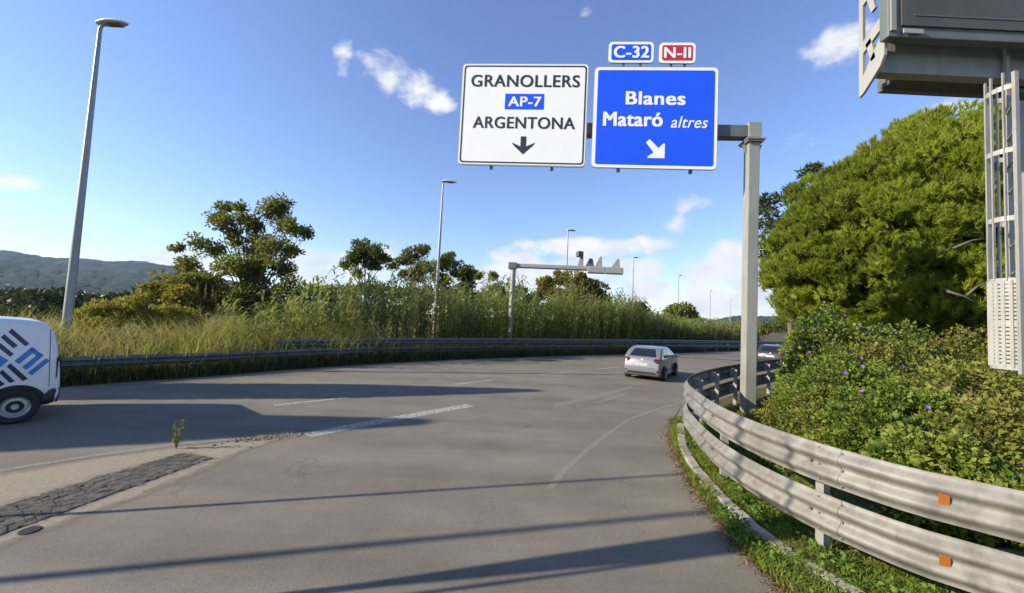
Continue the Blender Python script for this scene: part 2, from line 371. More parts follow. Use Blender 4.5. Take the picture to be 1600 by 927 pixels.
def needles(P, D, Ln, Wd, tint):
    n = len(P); D = unit(D); S = unit(np.cross(D, rng.normal(size=(n, 3)))); Ln = np.broadcast_to(Ln, n)[:, None]; Wd = np.broadcast_to(Wd, n)[:, None]
    V = np.stack([P - S * Wd * .5, P + S * Wd * .5, P + D * Ln], 1).reshape(-1, 3)
    return V, np.arange(n * 3).reshape(n, 3), np.repeat(tint, 3)
def blades(P, H, Wd, lean, tint, bend=.5):
    """upright grass blades of two segments that bend over"""
    n = len(P); ang = rng.uniform(0, 2 * np.pi, n); S = np.stack([np.cos(ang), np.sin(ang), np.zeros(n)], 1)
    b = rng.uniform(0, 2 * np.pi, n); B = np.stack([np.cos(b), np.sin(b), np.zeros(n)], 1) * (lean * rng.uniform(.3, 1, n) * H)[:, None]
    H = np.broadcast_to(H, n)[:, None]; Wd = np.broadcast_to(Wd, n)[:, None]; Z = np.array([[0, 0, 1.0]])
    m1 = P + Z * H * .55 + B * .35; tp = P + Z * H * (1 - .25 * bend) + B * (1 + bend)
    V = np.stack([P - S * Wd * .5, P + S * Wd * .5, m1 + S * Wd * .38, m1 - S * Wd * .38, tp], 1).reshape(-1, 3)
    f = np.arange(n)[:, None] * 5
    return V, np.concatenate([f + [0, 1, 2], f + [0, 2, 3], f + [3, 2, 4]], 0), np.repeat(tint, 5)
def cat(parts):
    Vs, Fs, Ts, k = [], [], [], 0
    for v, f, t in parts: Vs.append(v); Fs.append(f + k); Ts.append(t); k += len(v)
    return np.concatenate(Vs), np.concatenate(Fs), np.concatenate(Ts)
def sphere_dirs(n): return unit(rng.normal(size=(n, 3)))
def catmull(pts, step=.25):
    P = [Vector(p) for p in pts]; P = [P[0] * 2 - P[1]] + P + [P[-1] * 2 - P[-2]]; out = []
    for i in range(1, len(P) - 2):
        n = max(2, int((P[i + 1] - P[i]).length / step))
        for k in range(n):
            t = k / n; a, b, c, d = P[i - 1:i + 3]
            out.append(.5 * (2 * b + (c - a) * t + (2 * a - 5 * b + 4 * c - d) * t * t + (3 * b - a - 3 * c + d) * t ** 3))
    return out + [P[-2]]
def sheet(name, poly, z, mt):
    """flat sheet from an outline"""
    vs = [Vector((p[0], p[1], 0)) for p in poly]; tri = geometry.tessellate_polygon([vs])
    o = MB(); o.add([(v.x, v.y, z) for v in vs], tri); ob = o.build(name, mt)
    if ob.data.polygons and sum(p.normal.z for p in ob.data.polygons) < 0: ob.data.flip_normals()
    return tag(ob, kind='structure')
def ribbon(name, pts, w, z, mt):
    """painted line along points, w wide"""
    P = [Vector((p[0], p[1], 0)) for p in pts]; mb = MB(); vs = []
    for i, p in enumerate(P):
        d = (P[min(i + 1, len(P) - 1)] - P[max(i - 1, 0)]).normalized(); s = Vector((-d.y, d.x, 0)) * w / 2
        vs += [(p + s) + Vector((0, 0, z)), (p - s) + Vector((0, 0, z))]
    mb.add(vs, [(2 * i, 2 * i + 1, 2 * i + 3, 2 * i + 2) for i in range(len(P) - 1)])
    return tag(mb.build(name, mt), kind='structure')
def copy_tree(o, parent=None):
    c = o.copy(); COL.objects.link(c)
    if parent: c.parent = parent
    for ch in list(o.children): copy_tree(ch, c)
    return c
def rrect(x0, x1, z0, z1, r, n=6):
    pts = []
    for cx, cz, a0 in ((x1 - r, z1 - r, 0), (x0 + r, z1 - r, 90), (x0 + r, z0 + r, 180), (x1 - r, z0 + r, 270)):
        for k in range(n + 1):
            a = R(a0 + 90 * k / n); pts.append((cx + r * math.cos(a), cz + r * math.sin(a)))
    return pts
def in_poly(x, y, poly):
    ins = np.zeros(len(x), bool); n = len(poly)
    for i in range(n):
        x0, y0 = poly[i][0], poly[i][1]; x1, y1 = poly[(i + 1) % n][0], poly[(i + 1) % n][1]
        c = ((y0 > y) != (y1 > y)) & (x < (x1 - x0) * (y - y0) / (y1 - y0 + 1e-12) + x0); ins ^= c
    return ins
def scatter(poly, n):
    a = np.array([(p[0], p[1]) for p in poly]); lo, hi = a.min(0), a.max(0); out = np.zeros((0, 2))
    while len(out) < n:
        q = rng.uniform(lo, hi, size=(max(n, 1000) * 2, 2)); out = np.concatenate([out, q[in_poly(q[:, 0], q[:, 1], a)]])
    return np.concatenate([out[:n], np.zeros((n, 1))], 1)
def offset_path(path, d):
    out = []
    for i, p in enumerate(path):
        t = (path[min(i + 1, len(path) - 1)] - path[max(i - 1, 0)]); t.z = 0; t.normalize(); out.append(p + Vector((t.y, -t.x, 0)) * d)
    return out
def flat(path): return [Vector((p.x, p.y, 0)) for p in path]

# ------------------------------------------------------------------ ground, road, hills
def big_ground():
    n = 48; mb = MB(); c = [-6000 + 12000 * i / n for i in range(n + 1)]
    mb.add([(x, y, 0) for y in c for x in c], [(j * (n + 1) + i, j * (n + 1) + i + 1, (j + 1) * (n + 1) + i + 1, (j + 1) * (n + 1) + i) for j in range(n) for i in range(n)])
    return tag(mb.build('ground', M['ground']), kind='structure')
big_ground()

EDGE = catmull([(-30, -14, 0), (-20, -1, 0)] + [G(*p) for p in ((90, 606), (300, 591), (500, 575), (700, 563), (960, 554.5))] + [(27, 45, 0), (52, 60, 0), (95, 78, 0), (150, 92, 0)], 1.0)
NEAR_RAIL_PX = [(1720, 801), (1600, 768), (1450, 737), (1350, 712), (1250, 683), (1170, 655), (1120, 632), (1088, 611), (1074, 597), (1079, 588), (1100, 579.5), (1130, 573), (1160, 568.2), (1200, 563.2)]
RT = 1.28
RAIL = flat([G(x, y, RT) for x, y in NEAR_RAIL_PX])
RAIL = catmull([Vector((4.75, 1.4, 0))] + RAIL + [Vector((18.5, 23.0, 0)), Vector((34, 35, 0)), Vector((60, 49, 0))], .2)
AEDGE = [G(*p) for p in ((1300, 1010), (1225, 927), (1160, 862), (1113, 802), (1073, 745), (1054, 705), (1049, 682), (1056, 655), (1066, 632))]
inner = [p for p in offset_path(RAIL, -0.45) if p.y > 9.2 or (p.y > 8.6 and p.x > 4.2)]
asph = EDGE + [Vector((150, 80, 0))] + [Vector((100, 68, 0))] + inner[::-4] + AEDGE[::-1] + [Vector((2.6, -12, 0))] + [Vector((-20, -20, 0))]
road = sheet('road', asph, .004, M['asphalt'])

# gore of gravelly concrete between the two carriageways
gore = catmull([G(*p) for p in ((-260, 752), (0, 735), (150, 712), (290, 693), (400, 683), (445, 680), (475, 683), (440, 692), (385, 712), (300, 752), (200, 792), (100, 832), (0, 868), (-200, 960))], .3)
def edge_sheet(name, poly, z, mt, w):
    """sheet whose 'edge' attribute climbs from 0 at the outline to 1 inside"""
    a = [(p.x, p.y) for p in poly]; A = np.array(a); lo, hi = A.min(0), A.max(0); st = .12
    xs = np.arange(lo[0], hi[0] + st, st); ys = np.arange(lo[1], hi[1] + st, st); X, Y = np.meshgrid(xs, ys); q = np.stack([X.ravel(), Y.ravel()], 1)
    ins = in_poly(q[:, 0], q[:, 1], A); dist = np.full(len(q), 1e9)
    for i in range(len(A)):
        p0, p1 = A[i], A[(i + 1) % len(A)]; d = p1 - p0; t = np.clip(((q - p0) @ d) / (d @ d + 1e-9), 0, 1); dist = np.minimum(dist, np.linalg.norm(q - p0 - t[:, None] * d, axis=1))
    e = np.where(ins, np.clip(dist / w, 0, 1), 0); nx, ny = len(xs), len(ys)
    f = [(j * nx + i, j * nx + i + 1, (j + 1) * nx + i + 1, (j + 1) * nx + i) for j in range(ny - 1) for i in range(nx - 1) if max(e[j * nx + i], e[j * nx + i + 1], e[(j + 1) * nx + i], e[(j + 1) * nx + i + 1]) > 0]
    V = np.concatenate([q, np.full((len(q), 1), z)], 1)
    return tag(np_mesh(name, V, f, mt, e, attr='edge'), kind='structure')
edge_sheet('gravel_gore', gore, .009, M['dust'], .55)
# dark strip of low raised blocks crossing the gore
strip = [G(*p) for p in ((-60, 812), (0, 791), (150, 748), (282, 710), (332, 717), (255, 745), (130, 795), (0, 838), (-60, 858))]
def strip_blocks():
    a, b, c, d = G(-60, 812), G(282, 710), G(332, 717), G(-60, 860)
    mb = MB(); nu = 34
    for i in range(nu):
        for j in range(5):
            u0, u1, v0, v1 = i / nu, (i + .97) / nu, j / 5, (j + .96) / 5
            q = lambda u, v: (a.lerp(b, u)).lerp(d.lerp(c, u), v)
            P = [q(u0, v0), q(u1, v0), q(u1, v1), q(u0, v1)]; h = .022 + random.uniform(-.005, .006)
            P = [p + Vector((random.uniform(-.012, .012), random.uniform(-.014, .014), 0)) for p in P]
            mb.add([p + Vector((0, 0, .006)) for p in P] + [p.lerp(sum(P, Vector()) / 4, .06) + Vector((0, 0, h)) for p in P], [(4, 5, 6, 7), (0, 1, 5, 4), (1, 2, 6, 5), (2, 3, 7, 6), (3, 0, 4, 7)])
    mb.add([p.lerp(c, .06) + Vector((0, 0, .013)) for p in (a, b, c, d)], [(0, 1, 2, 3)])
    return tag(mb.build('dark_strip', M['stone']), kind='structure')
strip_blocks()
_pa = [G(*p) for p in ((-70, 806), (282, 706), (340, 717), (-70, 866))]
sheet('dust_film', _pa, .033, worn_mat('thin_dust', (.21, .185, .14), .42, .80, 9))
# road paint
ribbon('gore_line', [G(*p) for p in ((735, 634), (660, 647), (600, 658), (540, 669), (480, 681))], .36, .010, M['paint'])
ribbon('channel_line', [G(*p) for p in ((470, 681), (400, 685), (290, 694), (150, 713), (0, 737))], .13, .014, M['paint_faint'])
ribbon('edge_line', [G(*p) for p in ((1072, 628), (1040, 636), (985, 655), (935, 690), (905, 715), (880, 738), (860, 765))], .11, .009, M['paint_faint'])
far = [p for p in offset_path(EDGE, 1.0)]
ribbon('shoulder_line', far, .15, .009, M['paint_faint'])
for a, b in (((428, 634), (542, 622)), ((712, 601), (772, 594)), ((845, 586), (895, 581)), ((935, 577), (968, 574))):
    ribbon('lane_line', [G(*a), G(*b)], .15, .009, M['paint'])
def road_arrow():
    mb = MB()
    for poly in (((866, 637), (869, 631), (900, 625), (985, 604), (988, 607), (940, 622), (905, 630)), ((925, 632), (950, 622), (980, 613), (974, 619), (945, 629))):
        vs = [G(*p) for p in poly]; tri = geometry.tessellate_polygon([vs]); mb.add([(v.x, v.y, .009) for v in vs], tri)
    return tag(mb.build('road_arrow', M['paint_faint']), kind='structure')
road_arrow()
# kerb
KERB = catmull([G(*p) for p in ((1420, 990), (1335, 940), (1290, 913), (1250, 886), (1200, 851), (1165, 821), (1130, 787), (1100, 754), (1080, 727), (1066, 697), (1064, 668))], .12)
def kerb():
    mb = MB(); prof = [(-.085, -.05), (-.085, .075), (-.06, .095), (.06, .10), (.085, .085), (.085, -.05)]; vs = []; n = len(prof)
    pth = KERB
    for i, p in enumerate(pth):
        t = (pth[min(i + 1, len(pth) - 1)] - pth[max(i - 1, 0)]).normalized(); s = Vector((t.y, -t.x, 0)); j = random.uniform(-.006, .006)
        vs += [p + s * (u + j) + Vector((0, 0, v + j)) for u, v in prof]
    fs = [(i * n + k, i * n + (k + 1) % n, (i + 1) * n + (k + 1) % n, (i + 1) * n + k) for i in range(len(pth) - 1) for k in range(n)]
    fs += [tuple(range(n)), tuple(range((len(pth) - 1) * n, len(pth) * n))]
    return tag(mb.add(vs, fs).build('kerb', M['concrete']), kind='structure')
kerb()

def hill_h(x, y):
    a = math.atan2(x, y); r = math.hypot(x, y)
    prof = 0
    if a < 0: prof = max(0, min(1, (-a - R(28)) / R(12))) ** .8 * (205 + 8 * math.sin(a * 9 + 1) + 6 * math.sin(a * 31) + 4 * math.sin(a * 83 + 2))
    else: prof = max(0, 1 - ((a - R(38)) / R(14)) ** 2) * (120 + 14 * math.sin(a * 40))
    return prof * max(0, min(1, (r - 1000) / 2000)) ** 1.15
def hills(name, a0, a1):
    na, nr = 150, 46; V = []; Fc = []
    for i in range(na + 1):
        a = a0 + (a1 - a0) * i / na
        for j in range(nr + 1):
            r = 950 + (3600 - 950) * j / nr; x, y = r * math.sin(a), r * math.cos(a); h = hill_h(x, y)
            if r > 3050: h *= max(0, 1 - ((r - 3050) / 600) ** 2)
            V.append((x, y, h + (random.uniform(-5, 6) if h > 8 else -0.5)))
    for i in range(na):
        for j in range(nr): k = i * (nr + 1) + j; Fc.append((k, k + 1, k + nr + 2, k + nr + 1))
    o = MB().add(V, Fc).build(name, M['hill'], smooth=True); return tag(o, kind='structure')
hills('hills', R(-75), R(-25)); hills('hills', R(22), R(55))

# ------------------------------------------------------------------ guard rails
def w_profile(H, depth=.075, n=18):
    f = []
    for i in range(n + 1):
        t = i / n; f.append((depth * (.5 - .5 * math.cos(4 * math.pi * min(1, max(0, (t - .04) / .92)))), t * H))
    return f + [(u - .006, v) for u, v in f[::-1]]
def sweep(path, prof, z0, side, z_fn=None):
    mb = MB(); n = len(prof); vs = []
    for i, p in enumerate(path):
        t = (path[min(i + 1, len(path) - 1)] - path[max(i - 1, 0)]); t.z = 0; t.normalize(); s = Vector((t.y, -t.x, 0)) * side
        dz = z_fn(i) if z_fn else 0
        vs += [p + s * u + Vector((0, 0, z0 + v + dz)) for u, v in prof]
    fs = [(i * n + k, i * n + (k + 1) % n, (i + 1) * n + (k + 1) % n, (i + 1) * n + k) for i in range(len(path) - 1) for k in range(n)]
    fs += [tuple(range(n)), tuple(range((len(path) - 1) * n, len(path) * n))]
    return mb.add(vs, fs)
def along(path, spacing, start=0.0):
    out = []; acc = 0; nxt = start
    for i in range(len(path) - 1):
        d = path[i + 1] - path[i]; l = d.length
        while l > 0 and nxt <= acc + l:
            out.append((path[i].lerp(path[i + 1], (nxt - acc) / l), d.normalized())); nxt += spacing
        acc += l
    return out
def barrier(name, label, path, rails, side, posts, first=0.4, mt='rail', block=True, group=None, reflect=()):
    """rails: list of (z0, H); side +1: the corrugations face right of the path; posts: spacing"""
    o0 = path[0]; root = tag(empty(name, o0), label, 'guardrail', group); pl = [p - o0 for p in path]
    for z0, H in rails: sweep(pl, w_profile(H), z0, side).build('rail', M[mt], root, True, 50)
    top = max(z + H for z, H in rails)
    if block:
        for p, d in along(pl, 4.0, 3.25)[:12]:
            s_ = Vector((d.y, -d.x, 0)) * side
            for z0, H in rails:
                q = [min(range(len(pl)), key=lambda i: (pl[i] - p - d * k).length) for k in (-.17, .17)]
                if q[1] - q[0] < 1: continue
                sp = [x + s_ * .007 for x in pl[q[0]:q[1] + 1]]; lap = sweep(sp, w_profile(H), z0, side).build('rail_lap', M[mt], root, True, 50)
                for u in (-.11, .11):
                    for v in (.10, .48, .90): MB().box(p + d * u + s_ * (.02 if v != .48 else .018) + Vector((0, 0, z0 + H * v)), (.022, .02, .022), math.atan2(d.y, d.x), .005).build('bolt', M['steel_dark'], lap)
    for p, d in along(pl, posts, first)[:99]:
        s = Vector((d.y, -d.x, 0)) * side; rz = math.atan2(d.y, d.x); b = p - s * .17
        mb = MB(); mb.box(b + Vector((0, 0, (top - .12) / 2 - .05)) , (.09, .10, top - .02), rz)
        po = mb.build('post', M['steel'], root)
        if block:
            for z0, H in rails:
                MB().box(p - s * .062 + Vector((0, 0, z0 + H / 2)), (.16, .11, H * .62), rz).build('spacer_block', M['steel'], po)
                MB().box(p + s * .024 + Vector((0, 0, z0 + H / 2)), (.03, .025, .03), rz, .006).build('bolt', M['steel_dark'], po)
    for p, d, z in reflect:
        p = p - o0; s = Vector((d.y, -d.x, 0)) * side; rz = math.atan2(d.y, d.x)
        q = [(-.075, .0), (-.02, .115), (.02, .115), (.075, 0)]
        p = p + d * .22
        mb = MB(); mb.prism([(-.095, 0.0), (.095, 0), (.05, .07), (-.05, .07)], lambda u, v, k: p + s * .03 + (s * .15 + d * .985) * -v + Vector((0, 0, z + u)) + s * (.012 * k) )
        mb.build('reflector', M['orange'], root)
    return root
# the near double rail, wrapping round the nose
ir = min(range(len(RAIL)), key=lambda i: (RAIL[i] - flat([G(1492, 748, RT)])[0]).length)
rd = (RAIL[ir + 1] - RAIL[ir]).normalized()
barrier('guardrail', 'long silvery double guardrail curving along the grass verge below the blue sign post', RAIL, [(.86, .42), (.33, .42)], -1, 2.0, 1.45,
        reflect=[(RAIL[ir], rd, 1.07), (RAIL[ir], rd, .54)])
# far side rails
LR = offset_path(EDGE, -.55)
iA = next(i for i, p in enumerate(LR) if p.x > -6.6 and p.y > 5); iB = next(i for i, p in enumerate(LR) if p.x > -9.6 and p.y > 5)
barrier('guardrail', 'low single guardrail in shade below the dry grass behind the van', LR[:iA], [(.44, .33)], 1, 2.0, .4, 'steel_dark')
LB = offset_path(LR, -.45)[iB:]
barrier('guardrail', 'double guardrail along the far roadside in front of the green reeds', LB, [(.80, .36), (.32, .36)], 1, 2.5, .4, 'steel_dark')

# ------------------------------------------------------------------ street lamps
def lamp_proto():
    root = empty('street_lamp', (0, 0, 0))
    h = 12.3
    MB().tube([(0, 0, 0), (0, 0, .5), (0, 0, 4), (0, 0, 8), (0, 0, h)], [.16, .145, .12, .095, .06], 12).build('pole', M['lamp'], root, True, 40)
    MB().box((0, 0, .015), (.45, .45, .03), 0, .008).build('base_plate', M['steel'], root)
    MB().box((.0, -.15, 1.0), (.10, .02, .32), 0, .006).build('hatch', M['steel'], root)
    MB().tube([(0, 0, h - .05), (.06, 0, h + .12), (.22, 0, h + .2), (.4, 0, h + .22)], [.055, .05, .045, .045], 8).build('arm', M['lamp'], root, True, 40)
    # flattened cobra head
    V, Fc = [], []; nu, nv = 12, 14
    for i in range(nu + 1):
        u = i / nu; x = -.12 + 1.12 * u; w = .20 * (math.sin(math.pi * min(1, .08 + u * .9)) ** .6); zt = .13 * math.sin(math.pi * min(1, .1 + .86 * u)) ** .8
        for j in range(nv):
            t = 2 * math.pi * j / nv; c, s = math.cos(t), math.sin(t)
            V.append((x, w * c, h + .20 + .05 * u + (zt * s if s > 0 else .05 * s)))
    for i in range(nu):
        for j in range(nv): Fc.append((i * nv + j, i * nv + (j + 1) % nv, (i + 1) * nv + (j + 1) % nv, (i + 1) * nv + j))
    Fc += [tuple(range(nv)), tuple(range(nu * nv, (nu + 1) * nv))]
    hd = MB().add(V, Fc).build('lamp_head', M['lamphead'], root, True, 60)
    MB().box((.52, 0, h + .168), (.5, .24, .02), 0, .008).build('lamp_glass', M['lampglass'], hd)
    return root
LAMPS = [((97, 576), 0, 'tall grey street lamp rising right behind the white van'),
         ((677, 545), 15, 'slim grey street lamp standing behind the guardrail left of the white sign'),
         ((882, 541.5), 25, 'street lamp whose pole passes behind the arm of the distant sign gantry'),
         ((987, 545), 30, 'street lamp rising left of the silver car against the clouds'),
         ((1059, 544), 35, 'thin far street lamp right above the silver car, before the round tree'),
         ((1109, 542), 40, 'very thin far street lamp just left of the blue sign post'),
         ((1141, 541), 45, 'farthest, faintest street lamp beside the blue sign post')]
lp = lamp_proto()
LY = [None, None, 42.5, 58, 76, 104, 132]
for i, (b, rz, lab) in enumerate(LAMPS):
    o = lp if i == 0 else copy_tree(lp)
    p = G(*b) if LY[i] is None else PY(b[0], 500, LY[i])
    o.location = (p.x, p.y, 0); o.rotation_euler = (0, 0, R(rz)); tag(o, lab, 'street lamp', 'street lamps along the far roadside')

# ------------------------------------------------------------------ direction signs on their cantilever post
PSI = R(4); SB = PY(1168.5, 640, 11.4); SB.z = 0
sgx = Vector((math.cos(PSI), -math.sin(PSI), 0)); sgn = Vector((-math.sin(PSI), -math.cos(PSI), 0))
def suv(px, py, off=.30):
    """point of a sight line on the sign plane, in the sign's own frame (u to the right of the post, z up)"""
    o = SB + sgn * off; d = ray(px, py); t = (o - CAM).dot(sgn) / d.dot(sgn); q = CAM + d * t
    return (q - SB).dot(sgx), q.z
root = tag(empty('sign_gantry', SB, -PSI), 'grey cantilever sign post inside the guardrail bend carrying two large signs', 'sign gantry')
topz = suv(1172, 196, 0)[1]; armz = suv(1150, 208, 0)[1]; left = suv(735, 200, 0)[0]
MB().box((0, 0, (armz - .24) / 2 + .02), (.31, .31, armz - .24), 0, .02).build('post', M['post'], root)
bp = MB().box((0, 0, .03), (.75, .75, .06), 0, .01).build('base_plate', M['steel'], root)
for sx in (-1, 1):
    for sy in (-1, 1): MB().tube([(sx * .29, sy * .29, .06), (sx * .29, sy * .29, .16)], .03, 6).build('anchor_bolt', M['steel_dark'], bp)
MB().box((left / 2 + .02, 0, armz), (abs(left) + .36, .30, .36), 0, .015).build('arm', M['steel_dark'], root)
MB().box((0, 0, armz + .03), (.36, .36, .46), 0, .015).build('corner_joint', M['post'], root)
MB().box((.0, 0, armz - .27), (.54, .54, .04), 0, .01).box((0, 0, armz - .32), (.48, .48, .04), 0, .01).build('flange', M['steel'], root)
for sx in (-1, 1):
    MB().prism([(.18 * sx, armz - .62), (.29 * sx, armz - .36), (.18 * sx, armz - .36)], lambda u, v, k: (u, -.02 + .04 * k, v)).build('gusset', M['steel'], root)

def text_mesh(name, s, u0, u1, z0, z1, mt, parent, y, bold=.0, slant=0.0, thick=.004):
    """letters fitted into a box on a board face"""
    cu = bpy.data.curves.new(name, 'FONT'); cu.body = s; cu.shear = slant; cu.resolution_u = 6; cu.space_character = 1.06
    to = bpy.data.objects.new(name, cu); COL.objects.link(to); bpy.context.view_layer.update()
    me = bpy.data.meshes.new_from_object(to.evaluated_get(bpy.context.evaluated_depsgraph_get()))
    bpy.data.objects.remove(to)
    co = np.array([v.co for v in me.vertices]); lo, hi = co.min(0), co.max(0)
    bm = bmesh.new(); h = z1 - z0; w = bold * h      # bold strokes: film laid in slightly shifted layers
    for k, (sx, sz) in enumerate(((0, 0), (-1, -.5), (1, .5), (-1, .5), (1, -.5)) if bold else ((0, 0),)):
        n0 = len(bm.verts); bm.from_mesh(me); bm.verts.ensure_lookup_table()
        for v in bm.verts[n0:]:
            v.co = Vector((u0 + w + (v.co.x - lo[0]) / (hi[0] - lo[0]) * (u1 - u0 - 2 * w) + sx * w, y - thick * .5 - .0012 * k, z0 + w * .5 + (v.co.y - lo[1]) / (hi[1] - lo[1]) * (h - w) + sz * w))
    bm.to_mesh(me); bm.free(); me.materials.clear(); me.materials.append(mt); me.polygons.foreach_set('use_smooth', [False] * len(me.polygons))
    return link(bpy.data.objects.new(name, me), parent)
def panel(name, poly, y0, y1, mt, parent):
    return MB().prism(poly, lambda u, v, k: (u, y1 if k else y0, v)).build(name, mt, parent)
def box_px(x0, y0, x1, y1, ref):
    """u0,u1,z0,z1 of a pixel box, relative to a board's origin"""
    c = suv((x0 + x1) / 2, (y0 + y1) / 2); a = suv(x0, (y0 + y1) / 2); b = suv(x1, (y0 + y1) / 2); t = suv((x0 + x1) / 2, y0); d = suv((x0 + x1) / 2, y1)
    return a[0] - ref[0], b[0] - ref[0], d[1] - ref[1], t[1] - ref[1]
def board_root(name, label, cat_, px, group=None):
    x0, y0, x1, y1 = px; u0, u1, z0, z1 = box_px(x0, y0, x1, y1, (0, 0)); ref = ((u0 + u1) / 2, z0)
    loc = SB + sgx * ref[0] + sgn * .30 + Vector((0, 0, ref[1]))
    r = tag(empty(name, loc, -PSI), label, cat_, group); return r, ref, (u1 - u0) / 2, z1 - z0
def arrow_poly(c, ang, L_, sw, hw, hl):
    """arrow pointing along ang: shaft, then a barbed head"""
    pts = [(-L_ / 2, -sw), (-L_ / 2, sw), (L_ / 2 - hl, sw), (L_ / 2 - hl * 1.25, hw), (L_ / 2, 0), (L_ / 2 - hl * 1.25, -hw), (L_ / 2 - hl, -sw)]
    return [(c[0] + u * math.cos(ang) - v * math.sin(ang), c[1] + u * math.sin(ang) + v * math.cos(ang)) for u, v in pts]

# white sign
r, ref, hw, hh = board_root('direction_sign', 'large white direction sign with black lettering and a downward arrow, left board on the arm', 'road sign', (718.5, 99.5, 918, 259.5), 'boards on the sign gantry')
panel('backing', rrect(-hw, hw, 0, hh, .12), .05, 0, M['alu'], r)
panel('face', rrect(-hw + .03, hw - .03, .03, hh - .03, .11), .0, -.006, M['white'], r)
ring_o, ring_i = rrect(-hw + .07, hw - .07, .07, hh - .07, .10), rrect(-hw + .115, hw - .115, .115, hh - .115, .08)
def ring(name, o, i, y0, y1, mt, parent):
    n = len(o); vs = [(u, y0, v) for u, v in o] + [(u, y0, v) for u, v in i] + [(u, y1, v) for u, v in o] + [(u, y1, v) for u, v in i]; fs = []
    for k in range(n):
        a, b = k, (k + 1) % n
        fs += [(2 * n + a, 2 * n + b, 3 * n + b, 3 * n + a), (a, b, 2 * n + b, 2 * n + a), (n + a, n + b, 3 * n + b, 3 * n + a)]
    return MB().add(vs, fs).build(name, mt, parent)
ring('border', ring_o, ring_i, -.006, -.010, M['sign_black'], r)
b = lambda *p: box_px(*p, ref)
text_mesh('lettering', 'GRANOLLERS', *b(736.5, 117.5, 906, 136.5), M['sign_black'], r, -.006, .028)
u0, u1, z0, z1 = b(789, 147, 850, 171.5); pl = panel('road_number_panel', [(u0, z0), (u1, z0), (u1, z1), (u0, z1)], -.006, -.010, M['sign_blue'], r)
text_mesh('lettering', 'AP-7', *b(794, 151.5, 846, 167), M['white'], pl, -.0105, .04)
text_mesh('lettering', 'ARGENTONA', *b(739, 183, 898.5, 201.5), M['sign_black'], r, -.006, .028)
u0, u1, z0, z1 = b(799.5, 213.5, 835.5, 241.5); cu_, cz_ = (u0 + u1) / 2, (z0 + z1) / 2; hw_ = (u1 - u0) / 2; hz_ = (z1 - z0)
panel('arrow', [(cu_ - .085, z1), (cu_ + .085, z1), (cu_ + .085, z0 + hz_ * .44), (cu_ + hw_, z0 + hz_ * .66), (cu_ + hw_ * .86, z0 + hz_ * .5), (cu_, z0), (cu_ - hw_ * .86, z0 + hz_ * .5), (cu_ - hw_, z0 + hz_ * .66), (cu_ - .085, z0 + hz_ * .44)], -.006, -.011, M['sign_black'], r)
for u in (-.9, .95): MB().bar((u, .09, -.09), (u, .09, hh + .02), .09, .07).build('bracket', M['steel_dark'], r)
# blue sign
r, ref, hw, hh = board_root('direction_sign', 'large blue direction sign with white lettering and diagonal arrow, right board on the arm', 'road sign', (926.5, 105, 1121.5, 264), 'boards on the sign gantry')
panel('backing', rrect(-hw, hw, 0, hh, .13), .05, 0, M['alu'], r)
panel('border', rrect(-hw + .012, hw - .012, .012, hh - .012, .13), .0, -.006, M['white'], r)
panel('face', rrect(-hw + .105, hw - .105, .105, hh - .105, .07), -.006, -.011, M['sign_blue'], r)
text_mesh('lettering', 'Blanes', *b(977.5, 143.5, 1071, 164.5), M['white'], r, -.011, .045)
text_mesh('lettering', 'Mataró', *b(942, 175.5, 1035.5, 198), M['white'], r, -.011, .045)
text_mesh('lettering', 'altres', *b(1048, 182.5, 1106, 200.5), M['white'], r, -.011, .012, .28)
u0, u1, z0, z1 = b(1009, 218, 1038.5, 247.5); du, dz = u1 - u0, z1 - z0; s_ = .1
panel('arrow', [(u0, z1 - s_), (u0 + s_, z1), (u0 + du * .66, z0 + dz * .53), (u0 + du * .93, z0 + dz * .78), (u1, z0 + dz * .78), (u1, z0), (u0 + du * .1, z0), (u0 + du * .1, z0 + dz * .08), (u0 + du * .42, z0 + dz * .29)], -.011, -.016, M['white'], r)
for u in (-1.0, 1.1): MB().bar((u, .09, -.09), (u, .09, hh + .02), .09, .07).build('bracket', M['steel_dark'], r)
# route plates above
for nm, lab, bx, tx, txt, cm in (('route_plate', 'small blue route plate reading C-32 above the blue sign', (951, 65.5, 1021.5, 98.5), (959, 72.5, 1014.5, 91), 'C-32', 'sign_blue'),
                                 ('route_plate', 'small red route plate reading N-II above the blue sign', (1030, 66.8, 1087, 99.3), (1037.5, 74.5, 1079.5, 91), 'N-II', 'sign_red')):
    r, ref, hw, hh = board_root(nm, lab, 'route plate', bx, 'route number plates above the blue sign')
    panel('backing', rrect(-hw, hw, 0, hh, .12), .04, 0, M['alu'], r)
    panel('border', rrect(-hw + .006, hw - .006, .006, hh - .006, .115), 0, -.006, M['white'], r)
    panel('face', rrect(-hw + .085, hw - .085, .085, hh - .085, .06), -.006, -.011, M[cm], r)
    text_mesh('lettering', txt, *b(*tx), M['white'], r, -.011, .045)
    for u in (-hw * .3, hw * .45): MB().bar((u, .06, -.35), (u, .06, hh - .1), .06, .05).build('bracket', M['steel_dark'], r)

